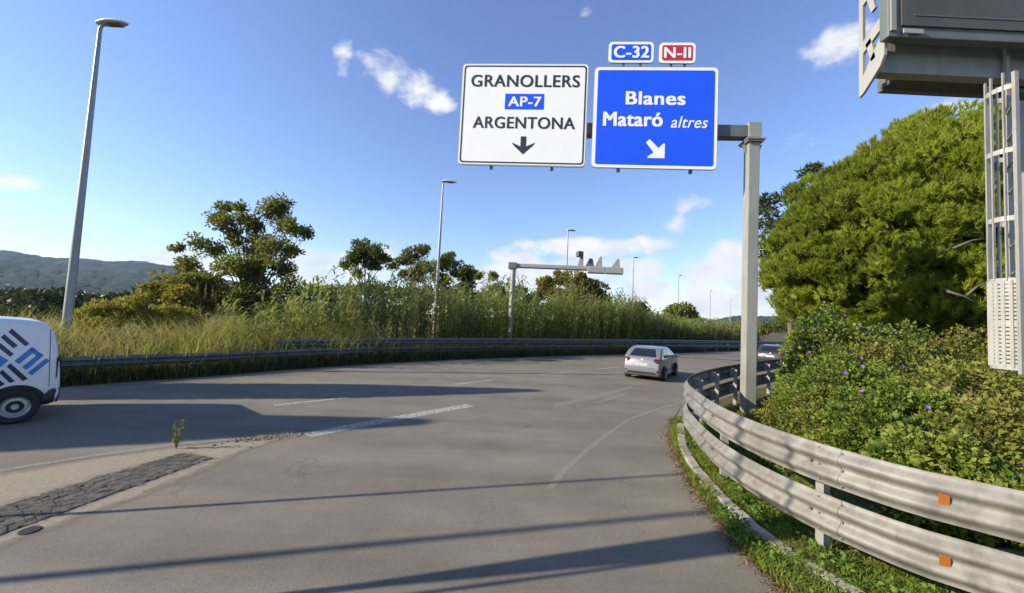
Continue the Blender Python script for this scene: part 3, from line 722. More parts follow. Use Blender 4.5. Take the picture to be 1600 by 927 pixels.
# ------------------------------------------------------------------ overhead message sign with ladder (upper right)
VD = 4.0
gx = lambda px, d=VD: PY(px, 300, d).x
gz = lambda px, py, d=VD: PY(px, py, d).z
VX0 = PY(1382, 100, 4.0).x                  # left end of the beam
zb = PY(1400, 108, 4.0).z                   # underside
colx = 6.10
root = tag(empty('message_sign', (colx, 4.3, 0)), 'big dark electronic message sign on a steel gantry overhanging the right verge', 'message sign')
def B(name, c, d, mt, bev=0.0, parent=root): return MB().box((c[0] - colx, c[1] - 4.3, c[2]), d, 0, bev).build(name, mt, parent)
B('column', (colx + .04, 4.3, 4.0), (.42, .42, 8.0), M['steel'], .02)
B('base_plate', (colx + .04, 4.3, .05), (.8, .8, .1), M['steel'], .01)
zf = PY(1420, 58, 3.83).z; H_ = 2.3
XR = 9.2
B('beam', ((VX0 + XR) / 2, 4.12, zb + .17), (XR - VX0, .12, .34), M['steel'], .01)
B('beam', ((4.20 + XR) / 2, 4.42, zb + .17), (XR - 4.20, .10, .30), M['steel_dark'], .01)
B('walkway', ((4.14 + XR) / 2, 4.275, zb + .03), (XR - 4.14, .18, .05), M['grate'])
hs = B('display_housing', ((VX0 - .12 + XR) / 2, 3.88, zf + H_ / 2), (XR - VX0 + .12, .10, H_), M['steel_dark'], .01)
B('display_face', ((VX0 - .02 + XR) / 2, 3.818, zf + H_ / 2 + .04), (XR - VX0 - .02, .014, H_ - .14), M['display'])
B('housing_edge', (VX0 - .085, 3.817, zf + H_ / 2 + .04), (.05, .02, H_ - .02), M['post'])
for z in (.22, .8, 1.4): B('panel_joint', ((VX0 + .05 + XR) / 2, 3.808, zf + z), (XR - VX0 - .2, .006, .012), M['steel_dark'])
B('white_trim', (VX0 + .11, 3.806, zf + .045), (.20, .012, .045), M['whitepaint'])
B('white_trim', (VX0 + .10, 4.0, zb + .42), (.22, .02, .04), M['whitepaint'])
# perforated end panel, facing left
def end_panel():
    mb = MB(); x = VX0 - .02; t = .03
    y0, y1 = 3.95, 4.25
    zlo0, zlo1, zhi = zb + .04, zb - .16, zf + H_
    P = lambda y, z, k: (x - t * k - colx, y - 4.3, z)
    def quad(pts): mb.prism(pts, lambda u, v, k: P(u, v, k))
    quad([(y0, zlo0 + .08), (y0 + .05, zlo0 - .02), (y0 + .05, zhi), (y0, zhi)]); quad([(y1 - .05, zlo1), (y1, zlo1 - .02), (y1, zhi), (y1 - .05, zhi)])
    z = zlo0 - .05
    quad([(y0 + .051, zlo0 - .02), (y1 - .051, zlo1), (y1 - .051, zlo1 + .2), (y0 + .051, zlo0 + .3)])
    for zz in (.42, .98, 1.55, 2.1):
        quad([(y0 + .051, zb + zz), (y1 - .051, zb + zz - .12), (y1 - .051, zb + zz + .02), (y0 + .051, zb + zz + .14)])
    for zz in (.18, .74, 1.31):
        quad([(y0 + .10, zb + zz - .02), (y0 + .15, zb + zz - .04), (y0 + .22, zb + zz + .2), (y0 + .16, zb + zz + .24)])
    return mb.build('end_panel', M['whitepaint'], root)
end_panel()
MB().prism([(-.55, 0), (0, -.02), (0, -.22)], lambda u, v, k: (u - .14, -.1 + .04 * k, zb + v)).build('bracket', M['steel_dark'], root)
# ladder with safety cage in front of the column
LA = PY(1577, 300, 4.02); LB_ = PY(1590, 300, 3.78); LC = (LA + LB_) / 2; LC.z = 0; LN = Vector((-(LA - LB_).y, (LA - LB_).x, 0)).normalized()
LH = Vector(((LA - LB_).x, (LA - LB_).y, 0)) / 2
if LN.x > 0: LN = -LN
lad = tag(empty('ladder', LC), 'caged steel ladder hanging down the message sign column', 'ladder')
ztop, zlow = zb - .02, PY(1580, 575, 3.9).z
Zv = lambda z: Vector((0, 0, z))
for q in (LH, -LH): MB().bar(q + Zv(zlow - .05), q + Zv(ztop + (.35 if q == LH else -.1)), .038, .03).build('side_rail', M['steel'], lad)
z = zlow + .1
while z < ztop - .15:
    MB().tube([LH + Zv(z), -LH + Zv(z)], .016, 6).build('rung', M['steel'], lad); z += .285
def cage_pt(t): a = math.pi * t; return LH * math.cos(a) + LN * (.17 * math.sin(a))
for py in (148, 243, 346, 440, 505, 572):
    zz = PY(1556, py, 3.95).z; mb = MB()
    for k in range(10): mb.bar(cage_pt(k / 10) + Zv(zz), cage_pt((k + 1) / 10) + Zv(zz), .008, .05)
    mb.build('cage_hoop', M['whitepaint'], lad)
for t in (.14, .32, .5, .68, .86):
    p = cage_pt(t); MB().bar(p + Zv(PY(1556, 440, 3.95).z), p + Zv(ztop - .08), .022, .012).build('cage_bar', M['steel'], lad)
def guard_sheet():                  # slotted sheet closing the lower cage
    mb = MB(); z0, z1 = PY(1556, 572, 3.95).z, PY(1556, 440, 3.95).z; ns = 22
    for k in range(10):
        a, b_ = cage_pt(k / 10), cage_pt((k + 1) / 10)
        mb.bar(a + Zv(z0), a + Zv(z1), .012, .03)
        for i in range(ns):
            zz = z0 + (z1 - z0) * (i + .5) / ns; mb.bar(a + Zv(zz), b_ + Zv(zz), .005, (z1 - z0) / ns * .66)
    return mb.build('slotted_guard', M['whitepaint'], lad)
guard_sheet()

# ------------------------------------------------------------------ distant gantry with lane lights
GY = 28.5
gp = PY(796, 545, GY); gp.z = 0
r = tag(empty('lane_gantry', gp, R(-4)), 'distant pale steel gantry arm reaching over the far road with small signal boxes', 'gantry')
gtop = PY(800, 415, GY).z
MB().tube([(0, 0, 0), (0, 0, gtop - .25)], [.22, .19], 12).build('post', M['steel'], r, True, 40)
MB().box((0, 0, .04), (.7, .7, .08), 0, .01).build('base_plate', M['steel'], r)
MB().box((-.05, 0, gtop - .02), (.62, .5, .46), 0, .03).build('corner_joint', M['steel_dark'], r)
al = (968 - 806) / F * GY
MB().box((al / 2 + .25, 0, gtop + .02), (al, .30, .26), 0, .03).build('arm', M['whitepaint'], r)
MB().box((al / 2 + .25, 0, gtop - .14), (al, .24, .05), 0, .01).build('arm_rib', M['steel_dark'], r)
for k, (px, w) in enumerate(((925, 1.25), (952, 1.25))):
    x = (px - 797) / F * GY; s = MB().box((x, -.28, gtop - .12), (w, .2, .42), 0, .03).build('signal_box', M['whitepaint'], r)
    MB().box((x, -.29, gtop - .36), (w * .96, .16, .07), 0, .01).build('signal_visor', M['darkplastic'], s)
for px, h0, w in ((901, .95, .22), (929, .75, .26), (955, .62, .3)):
    x = (px - 797) / F * GY
    MB().prism([(-w, 0), (w, 0), (w * .8, h0), (w * .3, h0)], lambda u, v, k: (x + u, -.06 + .16 * k, gtop + .151 + v)).build('mounting_frame', M['whitepaint'], r)
MB().prism([(-.34, 0), (.3, 0), (.16, .55), (-.06, .6)], lambda u, v, k: ((916 - 797) / F * GY + u, -.06 + .16 * k, gtop + .151 + v)).build('mounting_frame', M['steel_dark'], r)
cm_ = MB().box(((899 - 797) / F * GY, -.12, gtop + 1.0), (.42, .5, .4), .3, .06).build('camera_box', M['steel_dark'], r)
MB().tube([((899 - 797) / F * GY, -.38, gtop + 1.0), ((899 - 797) / F * GY, -.46, gtop + 1.0)], .12, 10).build('lens_hood', M['black'], cm_)

# ------------------------------------------------------------------ vehicles
def chaikin(p, n=2):
    for _ in range(n):
        q = []
        for i in range(len(p)):
            a, b_ = p[i], p[(i + 1) % len(p)]
            q += [(a[0] * .75 + b_[0] * .25, a[1] * .75 + b_[1] * .25), (a[0] * .25 + b_[0] * .75, a[1] * .25 + b_[1] * .75)]
        p = q
    return p
def loaf(sil, hw, belt, roof, tumble, rr, plan=.10):
    """car shell: side silhouette (y back to front, z) given width, rounded edges, leaning glasshouse and a bowed plan"""
    n = len(sil); P = [Vector((a, b_, 0)) for a, b_ in sil]; ymax = max(p.x for p in P); ymin = min(p.x for p in P)
    cx = sum((p.x for p in P)) / n
    area = sum(P[i].x * P[(i + 1) % n].y - P[(i + 1) % n].x * P[i].y for i in range(n)); sg = 1 if area > 0 else -1
    nor = []
    for i in range(n):
        t = (P[(i + 1) % n] - P[i - 1]).normalized(); nor.append(Vector((-t.y, t.x, 0)) * sg)
    vs = []; K = 6; rows = []
    xs = [(-1, k) for k in range(K + 1)] + [(1, K - k) for k in range(K + 1)]
    for sd, k in xs:
        a = math.pi / 2 * k / K; ins = rr * (1 - math.sin(a)); out = rr * (1 - math.cos(a))
        row = []
        for i in range(n):
            q = P[i] + nor[i] * ins; w = hw - out
            t = max(0, min(1, (q.y - belt) / (roof - belt))); w -= tumble * t ** 1.3
            e = abs(q.x - (ymin + ymax) / 2) / ((ymax - ymin) / 2); w -= plan * max(0, e - .55) ** 2 / .2
            w -= .05 * max(0, (.45 - q.y) / .45)
            row.append((sd * w, q.x, q.y))
        rows.append(row)
    for row in rows: vs += row
    fs = []
    for j in range(len(rows) - 1):
        for i in range(n): fs.append((j * n + i, j * n + (i + 1) % n, (j + 1) * n + (i + 1) % n, (j + 1) * n + i))
    tri = geometry.tessellate_polygon([P]); fs += [t for t in tri] + [tuple(i + (len(rows) - 1) * n for i in t[::-1]) for t in tri]
    return vs, fs
class Shell:
    def __init__(s, root, sil, hw, belt, roof, tumble, rr, mt, plan=.10):
        s.root = root; vs, fs = loaf(sil, hw, belt, roof, tumble, rr, plan); s.body = MB().add(vs, fs).build('body', mt, root, True, 45)
        me = s.body.data; s.bvh = BVHTree.FromPolygons([v.co.copy() for v in me.vertices], [tuple(p.vertices) for p in me.polygons])
    def patch(s, name, poly, view, mt, off=.006, parent=None, step=.07, smooth=True):
        """polygon laid on the shell: view 'left','right' use (y, z); 'rear','front' use (x, z); 'top' uses (x, y)"""
        bm = bmesh.new(); bm.faces.new([bm.verts.new((u, v, 0)) for u, v in poly])
        us = [p[0] for p in poly]; vs_ = [p[1] for p in poly]
        for ax, lo, hi in ((0, min(us), max(us)), (1, min(vs_), max(vs_))):
            k = lo + step
            while k < hi:
                nn = Vector((1, 0, 0)) if ax == 0 else Vector((0, 1, 0)); bmesh.ops.bisect_plane(bm, geom=bm.verts[:] + bm.edges[:] + bm.faces[:], plane_co=nn * k, plane_no=nn); k += step
        bmesh.ops.triangulate(bm, faces=bm.faces[:])
        d = {'left': Vector((1, 0, 0)), 'right': Vector((-1, 0, 0)), 'rear': Vector((0, 1, 0)), 'front': Vector((0, -1, 0)), 'top': Vector((0, 0, -1))}[view]
        for v in bm.verts:
            u, w = v.co.x, v.co.y; o = Vector((0, u, w)) if view in ('left', 'right') else Vector((u, 0, w)) if view != 'top' else Vector((u, w, 0))
            o = o - d * 6; h, nn, _, _ = s.bvh.ray_cast(o, d)
            if h is None: h = o + d * 5.4; nn = -d
            if nn.dot(d) > 0: nn = -nn
            v.co = h + nn * off
        me = bpy.data.meshes.new(name); bmesh.ops.recalc_face_normals(bm, faces=bm.faces); bm.to_mesh(me); bm.free(); me.materials.append(mt)
        c = sum((p.normal for p in me.polygons), Vector())
        if c.dot(d) > 0: me.flip_normals()
        if smooth: me.polygons.foreach_set('use_smooth', [True] * len(me.polygons))
        return link(bpy.data.objects.new(name, me), parent or s.root)
def circ(cy, cz, r, n=28, a0=0, a1=360): return [(cy + r * math.cos(R(a0 + (a1 - a0) * k / n)), cz + r * math.sin(R(a0 + (a1 - a0) * k / n))) for k in range(n)]
def wheel(root, x, y, r, w, side, hub=None):
    mb = MB(); prof = [(r * .60, .0), (r * .66, .012), (r * .90, .012), (r * .98, -.012), (r, -.04), (r, -w + .04), (r * .96, -w), (r * .5, -w)]; n = 32; vs = []
    for a in range(n):
        t = 2 * math.pi * a / n
        vs += [(x + side * o, y + q * math.cos(t), r + q * math.sin(t)) for q, o in prof]
    k = len(prof); fs = [(a * k + i, a * k + i + 1, ((a + 1) % n) * k + i + 1, ((a + 1) % n) * k + i) for a in range(n) for i in range(k - 1)]
    ty = mb.add(vs, fs).build('tyre', M['black'], root, True, 40); ty.name = 'wheel'
    mb = MB(); vs = []; prof = [(0, -.03), (r * .16, -.028), (r * .2, -.045), (r * .50, -.05), (r * .56, -.01), (r * .615, .004)]
    k = len(prof)
    for a in range(n):
        t = 2 * math.pi * a / n; vs += [(x + side * o, y + q * math.cos(t), r + q * math.sin(t)) for q, o in prof]
    fs = [(a * k + i, a * k + i + 1, ((a + 1) % n) * k + i + 1, ((a + 1) % n) * k + i) for a in range(n) for i in range(k - 1)]
    rm = mb.add(vs, fs).build('rim', hub or M['rim'], ty, True, 40)
    mb = MB()
    for a in range(n):
        t, t2 = 2 * math.pi * a / n, 2 * math.pi * (a + 1) / n
        mb.add([(x - side * .030, y + q * math.cos(g), r + q * math.sin(g)) for q, g in ((r * .16, t), (r * .36, t), (r * .36, t2), (r * .16, t2))], [(0, 1, 2, 3)])
    mb.build('rim_opening', M['black'], ty)
    return ty
def hatchback(name, label, loc, rz, paint):
    """y runs from the tail (0) to the nose (4.3)"""
    root = tag(empty(name, loc, rz), label, 'car')
    sil = chaikin([(.10, .20), (.0, .34), (-.02, .60), (.06, .92), (.16, 1.06), (.55, 1.36), (1.0, 1.475), (1.8, 1.50), (2.4, 1.42), (3.15, 1.02), (3.9, .86), (4.22, .70), (4.30, .45), (4.2, .22), (3.8, .18), (.4, .18)], 2)
    sh = Shell(root, sil, .885, .95, 1.5, .20, .10, paint)
    sh.patch('rear_window', [(-.60, 1.06), (.60, 1.06), (.54, 1.20), (.46, 1.385), (-.46, 1.385), (-.54, 1.20)], 'rear', M['glass'], .007)
    for sx in (-1, 1):
        sh.patch('tail_light', [(sx * .78, .99), (sx * .78, .80), (sx * .64, .80), (sx * .50, .90), (sx * .56, .99)], 'rear', M['tail'], .008)
        sh.patch('reflector', [(sx * .80, .47), (sx * .80, .40), (sx * .66, .40), (sx * .66, .47)], 'rear', M['tail'], .008)
    sh.patch('number_plate', [(-.26, .66), (.26, .66), (.26, .77), (-.26, .77)], 'rear', M['plate'], .010)
    sh.patch('emblem', circ(0, .93, .045, 12), 'rear', M['rim'], .010)
    sh.patch('bumper_insert', [(-.66, .30), (.66, .30), (.58, .40), (-.58, .40)], 'rear', M['darkplastic'], .007)
    sh.patch('tailgate_seam', [(-.62, .565), (.62, .565), (.62, .58), (-.62, .58)], 'rear', M['darkplastic'], .006)
    for vw, sx in (('left', -1), ('right', 1)):
        sh.patch('side_window', [(.70, 1.02), (.62, 1.10), (.88, 1.32), (1.32, 1.40), (1.36, 1.0)], vw, M['glass'], .007)
        sh.patch('side_window', [(1.42, 1.0), (1.38, 1.405), (1.95, 1.41), (2.2, 1.36), (2.28, 1.0)], vw, M['glass'], .007)
        sh.patch('side_window', [(2.34, 1.0), (2.27, 1.34), (2.45, 1.27), (2.92, 1.02)], vw, M['glass'], .007)
        for a in (1.39, 2.31): sh.patch('door_seam', [(a, .32), (a + .012, .32), (a + .012, .98), (a, .98)], vw, M['darkplastic'], .004)
        for a in (1.62, 2.58): sh.patch('door_handle', [(a, .86), (a + .18, .86), (a + .18, .89), (a, .89)], vw, M['rim'], .02)
        sh.patch('sill', [(1.15, .2), (3.1, .2), (3.1, .30), (1.15, .30)], vw, M['darkplastic'], .006)
        mb = MB().box((sx * .99, 2.72, 1.03), (.20, .12, .14), 0, .04); mb.build('mirror', paint, root, True, 50)
        for wy in (.78, 3.40):
            sh.patch('wheel_arch', [p for p in circ(wy, .31, .375, 26, -18, 198)], vw, M['black'], .006)
            wheel(root, sx * .905, wy, .315, .21, sx)
    sh.patch('windscreen', [(-.62, 2.52), (.62, 2.52), (.70, 3.08), (-.70, 3.08)], 'top', M['glass'], .007)
    for sx in (-1, 1): sh.patch('headlight', [(sx * .80, .78), (sx * .80, .66), (sx * .45, .62), (sx * .48, .72)], 'front', M['plate'], .008)
    return root
c0 = G(972.5, 590); hatchback('silver_car', 'silver hatchback driving away along the road beyond the painted arrow', (0, 0, 0), 0, M['silver'])
PHI = R(33)
car = bpy.data.objects['silver_car']; car.rotation_euler = (0, 0, -PHI)
rr_ = Vector((math.cos(PHI), -math.sin(PHI), 0)); rl = Vector((6.70, 17.2, 0)) - rr_ * .885; car.location = (rl.x, rl.y, .008)
bk = PY(1203, 560, 27.6); hatchback('dark_car', 'dark car seen over the guardrail between the sign post and the bushes', (bk.x, bk.y, .008), -R(46), M['carblack'])

# --- van: y runs from the tail (0) to the nose (4.4); its left flank faces the camera
VT = R(53)                                    # the flank's direction towards the tail
vw_ = G(20, 663)                              # rear wheel's foot
fwd = Vector((-math.cos(VT), -math.sin(VT), 0)); lft = Vector((-fwd.y, fwd.x, 0))
van = empty('delivery_van', (0, 0, 0)); tag(van, 'white delivery van with a striped blue diamond emblem, cut off at the left', 'van')
VHW, WY = .90, .54
vo = vw_ - fwd * WY - lft * (VHW + .03); van.location = (vo.x, vo.y, .006); van.rotation_euler = (0, 0, math.atan2(-fwd.x, fwd.y))
silv = chaikin([(.06, .30), (-.02, .40), (-.02, .70), (.02, 1.15), (.10, 1.70), (.24, 1.93), (.55, 2.0), (1.6, 2.03), (2.6, 1.98), (3.35, 1.30), (4.1, 1.08), (4.38, .80), (4.4, .42), (4.2, .25), (3.6, .22), (.4, .24)], 2)
sh = Shell(van, silv, VHW, 1.15, 2.02, .10, .11, M['vanwhite'], .05)
vloc = Matrix.Rotation(-van.rotation_euler.z, 4, 'Z')
def vside(px, py):                            # sight line -> flank coordinates (y, z)
    o = Vector((vo.x, vo.y, .006)) + lft * VHW; d = ray(px, py); t = (o - CAM).dot(lft) / d.dot(lft); q = CAM + d * t
    return (q - o).dot(fwd), q.z - .006
def vz(zx, zy): return vside(zx / 4.64, 480 + zy / 4.64)
for mt, polys in (('navy', [[(88, 158), (60, 182), (185, 286), (215, 268)], [(32, 198), (5, 222), (100, 302), (130, 280)], [(-25, 240), (-52, 262), (72, 362), (102, 342)],
                            [(75, 408), (48, 432), (165, 538), (205, 522)], [(18, 455), (-8, 478), (70, 552), (110, 540)], [(-40, 500), (-66, 524), (0, 580), (36, 560)]]),
                  ('sky', [[(104, 392), (235, 290), (268, 312), (138, 416)], [(235, 290), (318, 352), (292, 374), (210, 314)], [(160, 436), (292, 330), (318, 352), (192, 458)], [(200, 478), (335, 372), (362, 390), (232, 498)],
                           [(-10, 345), (62, 388), (-10, 448)], [(-90, 395), (-20, 345), (-10, 400), (-60, 440)]])):
    for pl_ in polys: sh.patch('emblem_stripe', [vz(*p) for p in pl_], 'left', M[mt], .005, step=.06)
sh.patch('tail_light', [(-.02, 1.22), (.03, 1.30), (.075, 1.22), (.06, .82), (-.02, .80)], 'left', M['tail'], .008)
sh.patch('rear_bumper', [(-.02, .30), (-.02, .62), (.12, .60), (.20, .50), (.22, .30)], 'left', M['darkplastic'], .012)
sh.patch('rear_bumper', [(-.86, .32), (.86, .32), (.86, .62), (-.86, .62)], 'rear', M['darkplastic'], .012)
sh.patch('sill', [(1.15, .24), (3.1, .24), (3.1, .44), (1.15, .44)], 'left', M['darkplastic'], .010)
sh.patch('door_seam', [(1.62, .5), (1.632, .5), (1.632, 1.85), (1.62, 1.85)], 'left', M['darkplastic'], .004)
sh.patch('door_seam', [(.13, .66), (.14, .66), (.20, 1.8), (.19, 1.8)], 'left', M['darkplastic'], .003)
sh.patch('slide_rail', [(.35, 1.02), (1.62, 1.02), (1.62, 1.045), (.35, 1.045)], 'left', M['vanwhite'], .006) if False else None
sh.patch('side_window', [(2.15, 1.22), (2.2, 1.74), (2.62, 1.72), (3.15, 1.24)], 'left', M['glass'], .007)
sh.patch('side_window', [(2.15, 1.22), (2.2, 1.74), (2.62, 1.72), (3.15, 1.24)], 'right', M['glass'], .007)
sh.patch('rear_window', [(-.68, 1.2), (.68, 1.2), (.6, 1.72), (-.6, 1.72)], 'rear', M['glass'], .007)
sh.patch('rear_light', [(.82, .85), (.82, 1.3), (.72, 1.3), (.72, .85)], 'rear', M['tail'], .008)
sh.patch('windscreen', [(-.68, 2.66), (.68, 2.66), (.74, 3.28), (-.74, 3.28)], 'top', M['glass'], .007)
for vw2, sx in (('left', -1), ('right', 1)):
    for wy in (WY, 3.50):
        sh.patch('wheel_arch', circ(wy, .33, .40, 26, -12, 192), vw2, M['black'], .009)
        wheel(van, sx * (VHW + .05), wy, .32, .2, sx)

# ------------------------------------------------------------------ plants
def trunk_mesh(base, tips, r0, split, mt, parent, origin):
    """tapered trunk with bent limbs"""
    mb = MB(); base = Vector(base); c = sum((Vector(t) for t in tips), Vector()) / len(tips); fork = base.lerp(c, split); fork.z = base.z + (c.z - base.z) * split
    mid = base.lerp(fork, .5) + Vector((random.uniform(-.12, .12), random.uniform(-.1, .1), 0))
    mb.tube([p - origin for p in (base + Vector((0, 0, -.1)), mid, fork)], [r0, r0 * .8, r0 * .62], 9)
    for t in tips:
        t = Vector(t); k = random.uniform(.55, 1.0); st = mid.lerp(fork, k); a = st.lerp(t, .4) + Vector((0, 0, (t - st).length * .10)); bb = st.lerp(t, .75) + Vector((random.uniform(-.15, .15), random.uniform(-.15, .15), .05))
        mb.tube([p - origin for p in (st, a, bb, t)], [r0 * .42, r0 * .3, r0 * .18, r0 * .06], 6)
    return mb.build('trunk', mt, parent, True)
def crown_mesh(clumps, leaf, size, dens, mt, parent, origin, droop=.0, sub=.42):
    """clumps (centre, radius): ragged sub-clumps of separate leaves through each one's volume"""
    out = []
    for c, rad in clumps:
        c = np.array(c); ns = max(5, int(16 * dens)); sd = sphere_dirs(ns); sr = rad * rng.uniform(.25, 1.0, ns)[:, None]
        sc = c + sd * sr * np.array([1, 1, .8])
        nl = int(75 * dens * (rad / size / 4.2) ** 2 / ns * 10) + 6
        for q in sc:
            rs = rad * sub * random.uniform(.6, 1.15); d = sphere_dirs(nl); P = q + d * (rs * rng.uniform(.2, 1, nl) ** .6)[:, None] * np.array([1, 1, .72])
            D = d * .8 + rng.normal(size=(nl, 3)) * .5 + np.array([0, 0, .25 - droop]); sz = size * rng.uniform(.65, 1.35, nl)
            out.append(leaves(P - np.array(origin), D, sz, sz * leaf, np.clip(rng.normal(.5, .22, nl) + random.uniform(-.14, .14), 0, 1)))
    V, Fc, T = cat(out); return np_mesh('crown', V, Fc, mt, T, parent)
def px_clumps(lst, Y, dy):
    out = []
    for px, py, rp in lst:
        y = Y + random.uniform(-dy, dy); p = PY(px, py, y); out.append((tuple(p), rp * y / F))
    return out
def tree(name, label, Y, lst, base_px, mt, leaf=.55, size=.2, dens=1.0, r0=.16, split=.45, dy=1.2, group='trees beyond the far guardrail', bark='barkgrey', cat_='tree', sub=.42):
    b_ = PY(base_px, 520, Y); b_.z = 0; o = tag(empty(name, b_), label, cat_, group); cl = px_clumps(lst, Y, dy)
    tips = [Vector(c) for c, r in cl]
    trunk_mesh(b_, tips, r0, split, M[bark], o, b_); crown_mesh(cl, leaf, size, dens, L[mt], o, b_, sub=sub); return o
tree('leafy_tree', 'tall airy tree with open branching rising above the reeds left of centre', 21.5,
     [(300, 412, 20), (275, 388, 10), (325, 385, 24), (345, 345, 24), (350, 322, 12), (385, 348, 18), (420, 330, 26), (440, 322, 16), (452, 352, 22), (470, 362, 13), (480, 368, 8), (395, 385, 26), (430, 392, 26), (360, 415, 28), (400, 430, 30),
      (440, 425, 22), (335, 445, 28), (420, 460, 26), (375, 465, 28), (300, 440, 20), (375, 325, 12), (400, 355, 14), (310, 452, 24), (345, 472, 26), (450, 452, 22), (400, 482, 28), (370, 375, 16), (455, 395, 14), (410, 410, 20)], 388, 'treeA', .6, .16, .78, .13, .40, 1.4, sub=.62)
tree('ochre_bush', 'yellowish bushy shrub spreading left below the tall airy tree', 20.5,
     [(265, 440, 22), (240, 455, 20), (285, 465, 26), (225, 480, 18), (255, 490, 24), (320, 480, 26), (200, 475, 12), (300, 505, 24)], 270, 'ochre', .6, .19, .8, .10, .35, 1.0, bark='bark', cat_='shrub')
for k, (lb, Yb, cl, bx) in enumerate([('yellow bush right beside the first lamp pole', 15.6, [(140, 492, 20), (162, 482, 18), (122, 506, 15), (150, 510, 20)], 145),
        ('yellow green bush in the middle of the dry grass', 16.5, [(190, 482, 20), (212, 472, 18), (180, 502, 18), (226, 494, 20)], 198),
        ('yellowish bush with pale twigs left of the seed heads', 17.5, [(245, 488, 20), (266, 496, 22), (238, 506, 18), (288, 505, 22)], 255)]):
    tree('yellow_bush', lb, Yb, cl, bx, 'yellow', .5, .12, 1.1, .05, .3, .7, group='yellow bushes in the dry grass', bark='bark', cat_='bush', sub=.5)
tree('small_pine', 'small round topped pine standing alone above the reeds', 34, [(570, 388, 17), (555, 400, 14), (590, 396, 16), (545, 412, 10), (585, 412, 14), (570, 405, 18), (603, 405, 7), (538, 416, 6), (560, 428, 8)], 572, 'treeB', .45, .26, 1.3, .12, .62, 1.0)
tree('umbrella_pine', 'spreading flat topped pine behind the second street lamp', 38, [(620, 415, 14), (645, 402, 16), (660, 392, 12), (670, 420, 18), (695, 412, 18), (715, 425, 18), (735, 428, 16), (690, 440, 16), (650, 432, 16), (728, 445, 14), (705, 398, 6), (748, 432, 8), (630, 430, 10), (665, 388, 7), (770, 432, 9)], 690, 'treeA', .45, .28, 1.3, .18, .55, 1.6)
tree('dark_bush_tree', 'small dark tree poking over the reeds beside the gantry post', 36, [(775, 450, 14), (790, 462, 16), (765, 462, 10), (815, 455, 12), (830, 470, 14), (470, 430, 7), (750, 470, 12)][:5], 790, 'hedge', .5, .26, .9, .12, .5, 1.0)
tree('leafy_tree', 'broad dense tree with ochre top under the distant gantry arm', 40, [(850, 447, 18), (880, 438, 18), (905, 440, 20), (930, 452, 18), (870, 462, 22), (905, 465, 24), (940, 470, 18), (950, 482, 12), (835, 466, 16), (890, 480, 22), (925, 485, 20), (855, 485, 18), (964, 484, 7)], 893, 'ochre', .6, .28, 1.25, .2, .45, 1.6)
tree('small_tree', 'small dark tree at the end of the reeds left of the car', 60, [(984, 484, 12), (1000, 480, 12), (976, 490, 9), (1010, 488, 10), (992, 494, 14)], 993, 'treeA', .6, .4, .9, .15, .4, 1.2)
tree('round_tree', 'round yellow green tree above the roadside hedge right of the silver car', 70, [(1052, 490, 13), (1065, 482, 13), (1077, 489, 13), (1062, 495, 16), (1042, 498, 10), (1086, 498, 11)], 1062, 'shrub', .6, .45, 1.0, .2, .4, 1.6)
tree('dark_tree', 'dark leafy tree half hidden behind the guarding pine, right of the sign post', 23, [(1200, 320, 22), (1215, 350, 28), (1240, 300, 24), (1195, 390, 22), (1225, 400, 28), (1262, 275, 16), (1205, 430, 22), (1185, 350, 14), (1230, 440, 22), (1275, 262, 8)], 1240, 'pine_dark', .35, .26, 1.0, .2, .4, 1.2, group='trees on the right bank')
HED = [('roadside hedge bush in front of the small dark tree left of the car', 52, [(985, 506, 18), (1002, 510, 18), (968, 512, 15), (1016, 510, 17)], 990),
       ('roadside hedge bush just above the silver car roof', 60, [(1030, 506, 16), (1045, 510, 17), (1020, 514, 14), (1060, 508, 16)], 1038),
       ('roadside hedge bush below the round yellow green tree', 68, [(1072, 506, 15), (1088, 509, 16), (1062, 514, 13), (1102, 512, 14)], 1080),
       ('low roadside hedge bush against the hills left of the sign post', 80, [(1112, 510, 13), (1126, 513, 12), (1140, 515, 11), (1153, 517, 10), (1104, 517, 11)], 1128),
       ('low hedge bush seen just right of the sign post', 84, [(1190, 514, 12), (1204, 511, 12), (1220, 508, 14), (1174, 520, 9)], 1200)]
for lab, Y, cl, bx in HED:
    tree('hedge_bush', lab, Y, cl, bx, 'shrub', .6, .34, 1.3, .08, .3, 1.8, group='hedge bushes along the far road', bark='bark', cat_='bush', sub=.5)
tree('dark_shrub', 'dark low scrub behind the van roof below the hill', 30, [(-15, 492, 22), (20, 488, 18), (50, 492, 18), (80, 490, 14), (110, 498, 16), (-50, 490, 20)], 30, 'hedge', .6, .24, .9, .1, .3, 1.5, bark='bark', cat_='shrub', group=None)

def far_wood():
    parts = []
    for k in range(260):
        px = random.uniform(-220, 640); Y = random.uniform(70, 210); q = PY(px, 500, Y); rad = random.uniform(2.0, 3.6); n = 130
        d = sphere_dirs(n); d[:, 2] = np.abs(d[:, 2]) * 1.1 - .1; P = np.array([q.x, q.y, random.uniform(.2, .9)]) + d * rad * rng.uniform(.6, 1, (n, 1)); parts.append(leaves(P, d + rng.normal(size=d.shape) * .5, 1.1, .8, np.clip(rng.normal(.5, .25, n) + random.uniform(-.2, .2), 0, 1)))
    V, Fc, T = cat(parts); tag(np_mesh('far_wood', V, Fc, L['hedge'], T), 'dark belt of far scrub between the grass and the hill', 'wood', kind='stuff')
far_wood()

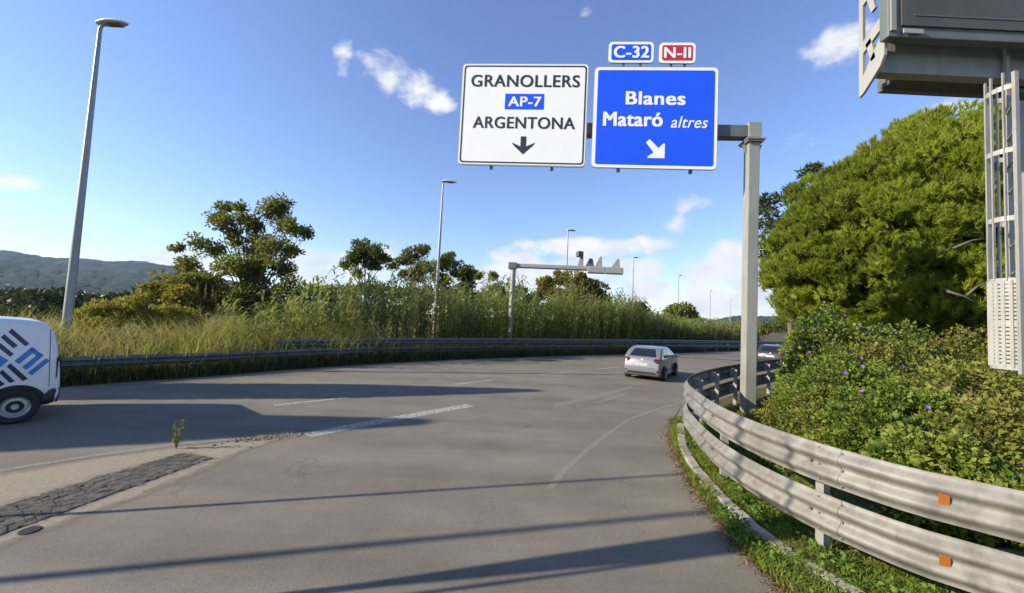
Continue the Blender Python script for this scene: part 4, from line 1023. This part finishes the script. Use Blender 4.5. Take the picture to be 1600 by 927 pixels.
# conifers beyond the left of the picture (their pointed shadows lie across the far road)
def conifer(label, tip_ground, h, wid, low):
    k = h / math.tan(SUN_EL); p = Vector((tip_ground[0] - SD.x * k, tip_ground[1] - SD.y * k, 0)); o = tag(empty('conifer', p), label, 'tree', 'conifers left of the road')
    MB().tube([(0, 0, -.1), (0, 0, h * .5), (0, 0, h - .3)], [.18, .12, .02], 8).build('trunk', M['bark'], o, True)
    n = 15000; t = rng.uniform(0, 1, n) ** .7; z = h - t * (h - low); rad = wid * np.clip((h - z) / 3.0, 0, 1) ** .9 * rng.uniform(.3, 1, n) ** .5; a = rng.uniform(0, 2 * np.pi, n)
    P = np.stack([rad * np.cos(a), rad * np.sin(a), z], 1); D = np.stack([np.cos(a), np.sin(a), np.full(n, .5)], 1)
    V, Fc, T = leaves(P, D, .28, .15, rng.uniform(0, 1, n)); np_mesh('crown', V, Fc, L['hedge'], T, o)
conifer('dark conifer standing off to the left of the van', (-2.0, 9.2), 9.6, 1.1, 2.5)
conifer('dark conifer standing behind the left guardrail beyond the van', (.9, 13.9), 9.2, 1.0, 2.5)

for lb, Yb, cl, bx in (('green bush between the tall airy tree and the small pine', 33, [(470, 462, 22), (495, 455, 20), (515, 462, 22), (480, 485, 24), (510, 488, 24)], 492),
        ('green bush below the small round topped pine', 37, [(545, 462, 20), (570, 452, 20), (595, 460, 20), (560, 482, 22), (588, 484, 22)], 570),
        ('green bush below the spreading pine left of the second lamp', 40, [(625, 460, 18), (648, 455, 18), (665, 465, 20), (640, 482, 22)], 645),
        ('green bush right of the second lamp behind the reeds', 40, [(700, 462, 20), (725, 460, 18), (745, 468, 18), (715, 484, 22), (740, 488, 20)], 722),
        ('green bush behind the gantry post among the reeds', 42, [(775, 475, 16), (800, 480, 18), (820, 478, 16), (795, 494, 18)], 798)):
    tree('green_bush', lb, Yb, cl, bx, 'shrub', .6, .24, .9, .1, .35, 1.2, group='bushes behind the reeds', bark='bark', cat_='bush', sub=.55)

# big stone pine on the right bank
def big_pine():
    cY = 18.0; c = PY(1482, 408, cY); rx, ry, rz = 7.8, 5.2, 6.1
    b_ = Vector((c.x + .6, c.y + .6, 0)); o = tag(empty('pine_tree', b_), 'huge bright green pine with tufted rounded crown filling the right bank', 'tree', 'trees on the right bank')
    tips = []; P_, D_, T_ = [], [], []; ctr = np.array(c); sc = np.array([rx, ry, rz])
    lob = sphere_dirs(1900); lob = lob[lob[:, 1] < .5]
    boughs = sphere_dirs(60); bw = rng.uniform(-.10, .06, 60)          # boughs swell and sink parts of the crown
    for d in lob:
        k = np.argmax(boughs @ d); w = 1 + bw[k] + .10 * (boughs[k] @ d - .95); lay = rng.choice([1.0, .93, .86], p=[.5, .3, .2])
        q = ctr + d * sc * w * lay * rng.uniform(.96, 1.03)
        if q[2] > ctr[2]: q[0] = ctr[0] + (q[0] - ctr[0]) * (1 - .10 * (q[2] - ctr[2]) / rz)
        if q[2] < .9: continue
        r_ = rng.uniform(.34, .62); n = 16; sd = sphere_dirs(n * 3); sd = sd[(sd @ unit((d * .5 + np.array([0, 0, .9]))[None])[0]) > .05][:n]; n = len(sd)
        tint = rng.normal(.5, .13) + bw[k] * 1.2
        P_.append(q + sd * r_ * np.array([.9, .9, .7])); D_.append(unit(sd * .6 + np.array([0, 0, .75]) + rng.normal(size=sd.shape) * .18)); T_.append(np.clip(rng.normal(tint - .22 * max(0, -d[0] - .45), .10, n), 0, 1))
        if random.random() < .02: tips.append(Vector(q))
    P0, D0, T0 = np.concatenate(P_), np.concatenate(D_), np.concatenate(T_); nn = 34
    P = np.repeat(P0, nn, 0); A = np.repeat(D0, nn, 0); T = np.clip(np.repeat(T0, nn) + rng.normal(0, .09, len(P)), 0, 1)
    along_ = rng.uniform(-.08, .22, (len(P), 1)); Dn = unit(A + rng.normal(size=P.shape) * .42); P = P + A * along_
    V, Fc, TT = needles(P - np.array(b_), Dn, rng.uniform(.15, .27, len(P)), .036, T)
    # inner layer of larger, darker leaves that fills the crown
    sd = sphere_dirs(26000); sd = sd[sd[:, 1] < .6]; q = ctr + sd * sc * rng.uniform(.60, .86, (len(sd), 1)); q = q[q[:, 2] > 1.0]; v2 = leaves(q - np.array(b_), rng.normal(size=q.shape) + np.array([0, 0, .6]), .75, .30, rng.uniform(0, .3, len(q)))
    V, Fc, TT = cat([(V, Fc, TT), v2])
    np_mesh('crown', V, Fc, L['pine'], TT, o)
    trunk_mesh(b_, tips[:26], .32, .35, M['bark'], o, b_)
    for (p0, p1) in (((1490, 388), (1546, 372)), ((1510, 462), (1545, 440)), ((1480, 455), (1535, 480))):
        a, e = PY(*p0, 12.6), PY(*p1, 12.4); MB().tube([a - b_, a.lerp(e, .5) + Vector((0, 0, .08)) - b_, e - b_], [.045, .03, .015], 6).build('dead_branch', M['barkgrey'], o, True)
    return o
big_pine()

# vine and bramble mounds between rail and pine
def mound(name, label, c, rx, ry, h, mt, n, size, leafw=.75, fl=0, group='shrubs on the right bank'):
    o = tag(empty(name, (c[0], c[1], 0)), label, 'shrub', group)
    d = sphere_dirs(n); d[:, 2] = np.abs(d[:, 2]); ph = rng.uniform(0, 6, 4)
    wob = 1 + .10 * np.sin(d[:, 0] * 13 + ph[1]) * np.sin(d[:, 2] * 12 + ph[2]) + .20 * np.sin(d[:, 0] * 6 + ph[0]) + .14 * np.sin(d[:, 2] * 8 + ph[1]) + .10 * np.sin(d[:, 1] * 9 + d[:, 0] * 5 + ph[2]) + .07 * np.sin(d[:, 0] * 19 + d[:, 2] * 17 + ph[3])
    P = d * np.array([rx, ry, h]) * (wob * (1 - .5 * rng.uniform(0, 1, n) ** 1.5))[:, None]; k = P[:, 2] > .02; P, d = P[k], d[k]; n = len(P)
    # stray shoots
    ncl = int(30 * rx * (h + ry)); cd_ = sphere_dirs(ncl); cd_[:, 2] = np.abs(cd_[:, 2]); cc = cd_ * np.array([rx, ry, h]) * rng.uniform(.72, 1.06, (ncl, 1)); cr_ = rng.uniform(.14, .34, ncl)
    w = rng.choice(ncl, n, p=cr_ ** 2 / (cr_ ** 2).sum()); sd2 = sphere_dirs(n); keep = rng.uniform(0, 1, n) < .8
    P2 = cc[w] + sd2 * (cr_[w] * rng.uniform(.45, 1.05, n) ** .7)[:, None] * np.array([1, 1, .8]); P = np.where(keep[:, None], P2, P * .86); d = np.where(keep[:, None], sd2 * .8 + cd_[w] * .4, d)
    tcl = rng.normal(0, .20, ncl)[w]; P[:, 2] = np.maximum(P[:, 2], .03)
    D = d * .8 + rng.normal(size=(n, 3)) * .5 + np.array([0, 0, .1]); sz = size * rng.uniform(.6, 1.4, n)
    lowf = np.sin(P[:, 0] * 3 + ph[0]) * np.sin(P[:, 2] * 4 + ph[1]) * .08 + tcl
    parts = [leaves(P, D, sz, sz * leafw, np.clip(rng.normal(.5, .2, n) + lowf, 0, 1))]
    ns = int(n / 260)
    s0 = sphere_dirs(ns); s0[:, 2] = np.abs(s0[:, 2]); B0 = s0 * np.array([rx, ry, h]) * .9; Dr = unit(s0 + rng.normal(size=(ns, 3)) * .35 + np.array([0, 0, .5]))
    for k in range(9):
        q = B0 + Dr * (k * .055) - np.array([0, 0, 1]) * (k * .012) * k * .25 + rng.normal(size=(ns, 3)) * .02; parts.append(leaves(q, Dr + rng.normal(size=(ns, 3)) * .8, size * .9, size * .9 * leafw, rng.uniform(.4, .95, ns)))
    V, Fc, T = cat(parts); np_mesh('foliage', V, Fc, L[mt], T, o)
    mb = MB()
    for k in range(7):
        a = random.uniform(0, 6.28); e = Vector((rx * .6 * math.cos(a), ry * .6 * math.sin(a), h * random.uniform(.5, .85))); mb.tube([(0, 0, -.05), e * .5 + Vector((0, 0, .1)), e], [.03, .02, .008], 5)
    mb.build('stem', M['bark'], o, True)
    for k in range(fl + (2 if mt == 'vine' else 0)):
        a = R(random.uniform(190, 320)); e = R(random.uniform(15, 65)); dd = np.array([math.cos(a) * math.cos(e), math.sin(a) * math.cos(e), math.sin(e)]); p = dd * np.array([rx, ry, h]) * 1.10
        nd = Vector(dd); vs = []; u = nd.orthogonal().normalized(); v = nd.cross(u)
        for q in range(10):
            t = 2 * math.pi * q / 10; rr = .04 * (1 + .08 * (q % 2)); vs.append(Vector(p) + (u * math.cos(t) + v * math.sin(t)) * rr + nd * .02)
        mb = MB().add(vs + [Vector(p) - nd * .03], [(q, (q + 1) % 10, 10) for q in range(10)])
        fo = mb.build('flower', L['flower'], o); at = fo.data.attributes.new('tint', 'FLOAT', 'POINT'); at.data.foreach_set('value', [random.uniform(.2, .9)] * len(fo.data.vertices))
    return o
MOUNDS = [  # c, rx, ry, h, material, leaves, size, width, flowers, label
    ((6.1, 5.4), .95, .8, 1.15, 'vine', 12000, .07, .85, 2, 'leafy vine mound with violet flowers at the far right behind the rail'),
    ((6.7, 6.9), 1.2, 1.0, 1.55, 'vine', 18000, .07, .85, 1, 'bright vine mound behind the rail, below the ladder cage'),
    ((6.9, 8.1), 1.05, 1.0, 1.25, 'bramble', 13000, .075, .6, 0, 'brownish bramble mound low behind the middle of the rail'),
    ((7.9, 8.9), 1.5, 1.3, 1.95, 'vine', 22000, .07, .85, 3, 'vine mound dotted with violet flowers under the pine'),
    ((8.7, 7.4), 1.2, 1.1, 2.0, 'bramble', 12000, .08, .65, 0, 'reddish dry bramble under the ladder at the right edge'),
    ((8.8, 10.2), 1.15, 1.05, 2.05, 'vine', 20000, .07, .85, 2, 'tall climbing vine mound beside the sign post'),
    ((9.6, 11.8), 1.3, 1.2, 3.1, 'vine', 15000, .09, .85, 3, 'highest vine mound climbing into the pine behind the sign post'),
    ((9.9, 10.2), 1.6, 1.3, 2.3, 'bramble', 13000, .09, .65, 0, 'bramble mound in the shade at the foot of the pine'),
    ((11.8, 12.2), 1.7, 1.2, 2.9, 'vine', 15000, .09, .85, 2, 'tall vine bank in the shade right under the pine crown'),
    ((14.6, 12.4), 1.8, 1.3, 2.8, 'bramble', 14000, .09, .65, 0, 'bramble bank in the deep shade at the right under the pine'),
    ((7.0, 9.8), .7, .6, .85, 'bramble', 6000, .06, .65, 0, 'low dark bramble clump at the foot of the sign post'),
    ((8.0, 10.5), .85, .7, 1.4, 'vine', 9000, .07, .85, 0, 'small vine mound just right of the sign post'),
    ((7.4, 5.9), 1.0, .9, 1.7, 'bramble', 9000, .085, .65, 0, 'olive bramble mound at the right edge behind the vines'),
]
for c, rx, ry, h, mt, n, s, lw, fl, lab in MOUNDS: mound('vine_shrub' if mt == 'vine' else 'bramble_shrub', lab, c, rx, ry, h, mt, n, s, lw, fl)

# reeds behind the far guardrail
CLEAR = []                                   # mown access paths from the guardrail to the posts
for q in (Vector((G(677, 545).x, G(677, 545).y, 0)), gp):
    CLEAR += [(q, k / 40) for k in range(24, 42)]
def reed_bed():
    base = offset_path(LR, -1.2); i0 = next(i for i, p in enumerate(base) if p.x > -11.2 and p.y > 5); i1 = next(i for i, p in enumerate(base) if p.x > 33 and p.y > 5)
    seg = base[i0:i1]; n = 2900; parts = []; B0 = []
    for k in range(n):
        t = random.random() ** .8 * (len(seg) - 1); i = min(int(t), len(seg) - 2); p = seg[i].lerp(seg[i + 1], t - i); d = (seg[i + 1] - seg[i]).normalized(); p = p + Vector((-d.y, d.x, 0)) * random.uniform(0, 5.5)
        if not any((p - q * u).length < .42 for q, u in CLEAR): B0.append(p)
    B0 = np.array([tuple(p) for p in B0]); n = len(B0); H = rng.uniform(3.3, 5.2, n) * (1 + .13 * np.sin(B0[:, 0] * 1.1 + 2) + .08 * np.sin(B0[:, 0] * 2.7)); H[rng.uniform(0, 1, n) < .25] *= .65
    f0 = np.clip((B0[:, 0] + 12.4) / 2.6, .5, 1); H *= f0; H *= np.clip(1 - (B0[:, 0] - 10) / 22, .62, 1)
    lean = rng.normal(size=(n, 2)) * .10
    ax = unit(np.stack([lean[:, 0], lean[:, 1], np.ones(n)], 1))
    base_t = np.clip(rng.normal(.5, .2, n), 0, 1)
    parts.append(needles(B0, ax, H, .05, base_t * .6 + .2))
    for k in range(20):
        f = .18 + .82 * k / 19; P = B0 + ax * (H * f)[:, None]; a = rng.uniform(0, 2 * np.pi, n); out = np.stack([np.cos(a), np.sin(a), np.zeros(n)], 1); Lf = rng.uniform(.45, .80, n); wd = .085
        up = rng.uniform(.7, 1.4, n)[:, None]; D1 = unit(out + np.array([0, 0, 1]) * up); D2 = unit(out + np.array([0, 0, -.45]))
        S = np.stack([-np.sin(a), np.cos(a), np.zeros(n)], 1); mid = P + D1 * (Lf * .55)[:, None]; tip = mid + D2 * (Lf * .5)[:, None]
        V = np.stack([P - S * wd * .3, P + S * wd * .3, mid + S * wd * .5, mid - S * wd * .5, tip], 1).reshape(-1, 3); f_ = np.arange(n)[:, None] * 5
        parts.append((V, np.concatenate([f_ + [0, 1, 2], f_ + [0, 2, 3], f_ + [3, 2, 4]], 0), np.repeat(np.clip(base_t + rng.normal(0, .15, n), 0, 1), 5)))
    V, Fc, T = cat(parts); tag(np_mesh('reeds', V, Fc, L['reed'], T), 'dense bed of tall green reeds behind the far guardrail', 'reeds', kind='stuff')
    # feathery seed heads left of the tall tree
    pp = [];
    for k in range(12):
        p = PY(random.uniform(285, 345), 500, 20.2 + random.uniform(-.4, .4)); z0 = PY(p.x / p.y * F + 800, random.uniform(440, 475), p.y).z; m_ = 90; t = rng.uniform(0, 1, m_)
        q = np.stack([np.full(m_, p.x), np.full(m_, p.y), z0 - .75 + t * .75], 1); D = rng.normal(size=(m_, 3)) * .35 + np.array([.2, 0, 1.0]); pp.append(needles(q, D, .22 * (1.15 - t), .03, rng.uniform(0, 1, m_)))
        pp.append(needles(np.array([[p.x, p.y, 0.0]]), np.array([[0, 0, 1.0]]), np.array([z0]), .03, np.array([.2])))
    V, Fc, T = cat(pp); tag(np_mesh('plume_reeds', V, Fc, L['plume'], T), 'pale feathery seed heads in front of the tall tree', 'reeds', kind='stuff')
reed_bed()
def band(path, i0, i1, lo, hi): a = path[i0:i1]; return offset_path(a, -lo) + offset_path(a, -hi)[::-1]
def dry_grass():
    i0 = next(i for i, p in enumerate(LR) if p.y > 2); i1 = next(i for i, p in enumerate(LR) if p.x > -5 and p.y > 5); i2 = next(i for i, p in enumerate(LR) if p.x > 12 and p.y > 5)
    parts = []
    P = np.concatenate([scatter(band(LR, i0, i1, .4, 6.5), 14000), scatter(band(LR, i0, i1, -.12, .4), 900)]); H = rng.uniform(1.0, 2.25, len(P)) * (1 + .25 * np.sin(P[:, 0] * .9) * np.sin(P[:, 1] * .8 + 1))
    parts.append(blades(P, H, .026, .42, np.clip(rng.normal(.5, .22, len(P)), 0, 1)))
    P = scatter(band(LR, i1 - 6, i2, .3, 1.8), 7000); H = rng.uniform(.4, 1.5, len(P)); parts.append(blades(P, H, .05, .35, np.clip(rng.normal(.45, .25, len(P)), 0, 1)))
    V, Fc, T = cat(parts); tag(np_mesh('dry_grass', V, Fc, L['dry'], T), 'tall straw coloured dry grass behind the low guardrail', 'grass', kind='stuff')
    parts = []
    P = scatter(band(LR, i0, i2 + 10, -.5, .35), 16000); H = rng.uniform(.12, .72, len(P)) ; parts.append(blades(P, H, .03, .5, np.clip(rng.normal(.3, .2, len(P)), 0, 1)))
    V, Fc, T = cat(parts); tag(np_mesh('roadside_weeds', V, Fc, L['weeds_shaded'], T), 'low green weeds growing under the far guardrail', 'grass', kind='stuff')
dry_grass()

# grass on the near verge
def near_verge():
    jr = [p for p in RAIL if p.y < 9.3 and p.y > 1.5 and p.x < 6]
    k = [p for p in KERB]
    poly = AEDGE[:-1] + [jr[-1]] + [p + Vector((1.7, .2, 0)) for p in jr[::-1]]
    poly = [Vector((p.x, p.y, 0)) for p in poly]
    P = scatter(poly, 52000); kd = np.min(np.stack([np.hypot(P[:, 0] - q.x, P[:, 1] - q.y) for q in KERB[::2]]), 0)
    side = np.array([1.0 if False else 0.0]); P = P[kd > .09]; n = len(P)
    clump = np.sin(P[:, 0] * 4.1 + 1) * np.sin(P[:, 1] * 3.3) * .5 + .5
    H = rng.uniform(.05, .17, n) * (.6 + .8 * clump)
    V, Fc, T = blades(P, H, .011, .8, np.clip(rng.normal(.5, .2, n) + .1 * (clump - .5), 0, 1)); tag(np_mesh('verge_grass', V, Fc, L['grass'], T), 'short green grass on the verge between kerb and guardrail', 'grass', kind='stuff')
    # grass inside the rail's nose
    nose = [p for p in RAIL if p.y > 7.0 and p.y < 12.5]; nose = [p + Vector((.25, .0, 0)) for p in nose if p.x < 6.8] + [Vector((8.2, 12.6, 0)), Vector((8.4, 10.2, 0)), Vector((6.2, 7.4, 0))]
    P = scatter(nose, 15000); V, Fc, T = blades(P, rng.uniform(.06, .30, len(P)), .014, .7, np.clip(rng.normal(.6, .22, len(P)), 0, 1)); tag(np_mesh('nose_grass', V, Fc, L['grass'], T), 'rough grass inside the bend of the near guardrail', 'grass', kind='stuff')
    # broad-leaved weeds
    Q = scatter(poly, 260); parts = []
    for q in Q:
        if min((Vector(q) - p).length for p in KERB[::2]) < .16: continue
        m_ = random.randint(14, 40); a = rng.uniform(0, 6.28, m_); rr = rng.uniform(.0, .15, m_); p = np.stack([q[0] + rr * np.cos(a), q[1] + rr * np.sin(a), rng.uniform(.02, .16, m_)], 1)
        parts.append(leaves(p, np.stack([np.cos(a), np.sin(a), rng.uniform(.1, .9, m_)], 1), .06, .04, rng.uniform(0, 1, m_)))
    V, Fc, T = cat(parts); tag(np_mesh('verge_weeds', V, Fc, L['weeds'], T), 'broad leaved weeds among the verge grass', 'weeds', kind='stuff')
    # brown litter along the asphalt edge
    ae = catmull(AEDGE[:-1], .1); B_ = [];
    for i, p in enumerate(ae):
        d = (ae[min(i + 1, len(ae) - 1)] - ae[max(i - 1, 0)]).normalized(); s = Vector((d.y, -d.x, 0))
        for k in range(60): B_.append(p + s * random.gauss(.05, .10) + d * random.uniform(-.1, .1))
    P = np.array([tuple(p) for p in B_]); P[:, 2] = .008; V, Fc, T = blades(P, rng.uniform(.015, .06, len(P)), .014, 1.6, np.clip(rng.normal(.4, .3, len(P)), 0, 1)); tag(np_mesh('dry_litter', V, Fc, L['brown'], T), 'reddish brown dry litter along the asphalt edge', 'litter', kind='stuff')
near_verge()
# thin weed growing on the gore
w0 = G(275, 702); wd = tag(empty('weed_plant', w0), 'single thin yellowish weed standing on the gravel gore', 'plant')
mb = MB(); lv = []
for k in range(7):
    e = Vector((random.uniform(-.11, .11), random.uniform(-.08, .08), random.uniform(.40, .62))); mb.tube([(0, 0, 0), e * .5 + Vector((random.uniform(-.02, .02), 0, 0)), e], [.006, .004, .002], 5)
    n = 13; t = rng.uniform(.15, 1, n)[:, None]; lv.append(leaves(np.array(e)[None] * t, rng.normal(size=(n, 3)) + np.array([0, 0, .4]), .065, .016, rng.uniform(.3, 1, n)))
mb.build('stem', L['dry'], wd)
V, Fc, T = cat(lv); np_mesh('foliage', V, Fc, L['grass'], T, wd)
# loose stones and dirt at the gore's point
def gravel():
    out = MB()
    for k in range(230):
        px = random.gauss(425, 32); py = 686 - (px - 400) * .115 + random.gauss(0, 2.4); p = G(px, py); s = random.uniform(.005, .026)
        bm = bmesh.new(); bmesh.ops.create_icosphere(bm, subdivisions=1, radius=s)
        for v in bm.verts: v.co = v.co * random.uniform(.7, 1.2); v.co.z *= .6
        out.add([v.co + Vector((p.x, p.y, .012 + s * .3)) for v in bm.verts], [[v.index for v in f.verts] for f in bm.faces]); bm.free()
    tag(out.build('gravel', M['gravelm']), 'loose pale gravel scattered at the tip of the gore', 'gravel', kind='stuff')
gravel()
# dark round cover on the gore
cv = G(46, 831); MB().tube([(0, 0, .004), (0, 0, .012), (0, 0, .015)], [.085, .085, .075], 20).build('drain_cover', M['black']).location = (cv.x, cv.y, .006)
tag(bpy.data.objects['drain_cover'], 'small dark round drain cover on the gravel gore', 'drain cover')

# ------------------------------------------------------------------ poles out of the picture at the left (their shadows cross the slip road)
def shadow_base(px, py, h): p = G(px, py); k = h / math.tan(SUN_EL); return Vector((p.x - SD.x * k, p.y - SD.y * k, 0))
def side_pole(label, b_, h, r0, head=None):
    o = tag(empty('marker_pole', b_), label, 'pole', 'poles left of the slip road')
    MB().tube([(0, 0, 0), (0, 0, h)], [r0, r0 * .9], 10).build('pole', M['lamp'], o, True, 40); MB().box((0, 0, .02), (.3, .3, .04), 0, .006).build('base_plate', M['steel'], o)
    if head: MB().prism([(-head[0] * .06, h - head[1]), (head[0] * .06, h - head[1]), (head[0] / 2, h), (-head[0] / 2, h)], lambda u, v, k: (.03 - .06 * k, u, v)).build('shadow_panel', M['alu'], o)  # tapered panel added to widen the pole's shadow towards its tip
def base_for(p_on, dist): return Vector((p_on.x - SD.x * dist, p_on.y - SD.y * dist, 0))
side_pole('slim pole left of the gravel gore', base_for(G(100, 805), 3.6), 7.5, .035)
side_pole('taller pole set back left of the slip road', base_for(G(0, 908), 9.0), 9.5, .06)
side_pole('unseen pole beside the slip road with a panel added for its shadow', base_for(G(480, 927), 4.2), 4.75, .05, (.60, 2.6))
side_pole('thin pole near the camera left of the slip road', base_for(G(680, 925), 5.0), 5.4, .03)

# ------------------------------------------------------------------ far houses on the hill foot
HPX = [(118, 466, 11), (160, 470, 14), (178, 458, 9), (60, 458, 8), (30, 470, 9), (142, 482, 8), (205, 474, 10), (85, 476, 8), (12, 448, 8)]
HL = ['white house right beside the lamp pole on the hill foot', 'long white house right of the lamp pole on the hill', 'small upper house right of the lamp pole on the hill', 'upper pale house left of the lamp pole on the hill', 'pale house far left above the van roof',
      'lowest pale house right of the lamp pole', 'rightmost pale house on the hill before the yellow shrub', 'lower pale house left of the lamp pole on the hill', 'highest pale house at the far left of the hill']
for (px, py, wd_), lab in zip(HPX, HL):
    best = None
    for r_ in range(1000, 2600, 10):
        d = ray(px, py); hd = math.hypot(d.x, d.y); q = CAM + d * (r_ / hd)
        if hill_h(q.x, q.y) >= q.z: best = q; break
    if best is None: d = ray(px, py); q = CAM + d * (1150 / math.hypot(d.x, d.y)); best = Vector((q.x, q.y, 0))
    gz_ = hill_h(best.x, best.y) - 3; o = tag(empty('hill_house', (best.x, best.y, gz_), random.uniform(.2, 1.0)), lab, 'house', 'houses on the far hill'); w2, dpt, hh_ = wd_ * .8, 7, 5
    MB().box((0, 0, hh_ / 2), (w2, dpt, hh_)).build('wall', M['wall'], o)
    MB().prism([(-dpt / 2 - .5, hh_), (dpt / 2 + .5, hh_), (0, hh_ + 3)], lambda u, v, k: (-w2 / 2 - .4 + (w2 + .8) * k, u, v + .01)).build('roof', M['roof'], o)

# ------------------------------------------------------------------ air
hz = MB().box((0, 1000, 399), (11800, 9000, 800)).build('haze', bpy.data.materials.new('air')); tag(hz, kind='stuff')
hm = hz.data.materials[0]; hm.use_nodes = True; hm.node_tree.nodes.clear()
pv = hm.node_tree.nodes.new('ShaderNodeVolumePrincipled'); pv.inputs['Density'].default_value = .000065; pv.inputs['Color'].default_value = (.42, .62, 1, 1); pv.inputs['Anisotropy'].default_value = .2
ho = hm.node_tree.nodes.new('ShaderNodeOutputMaterial'); hm.node_tree.links.new(pv.outputs[0], ho.inputs['Volume'])
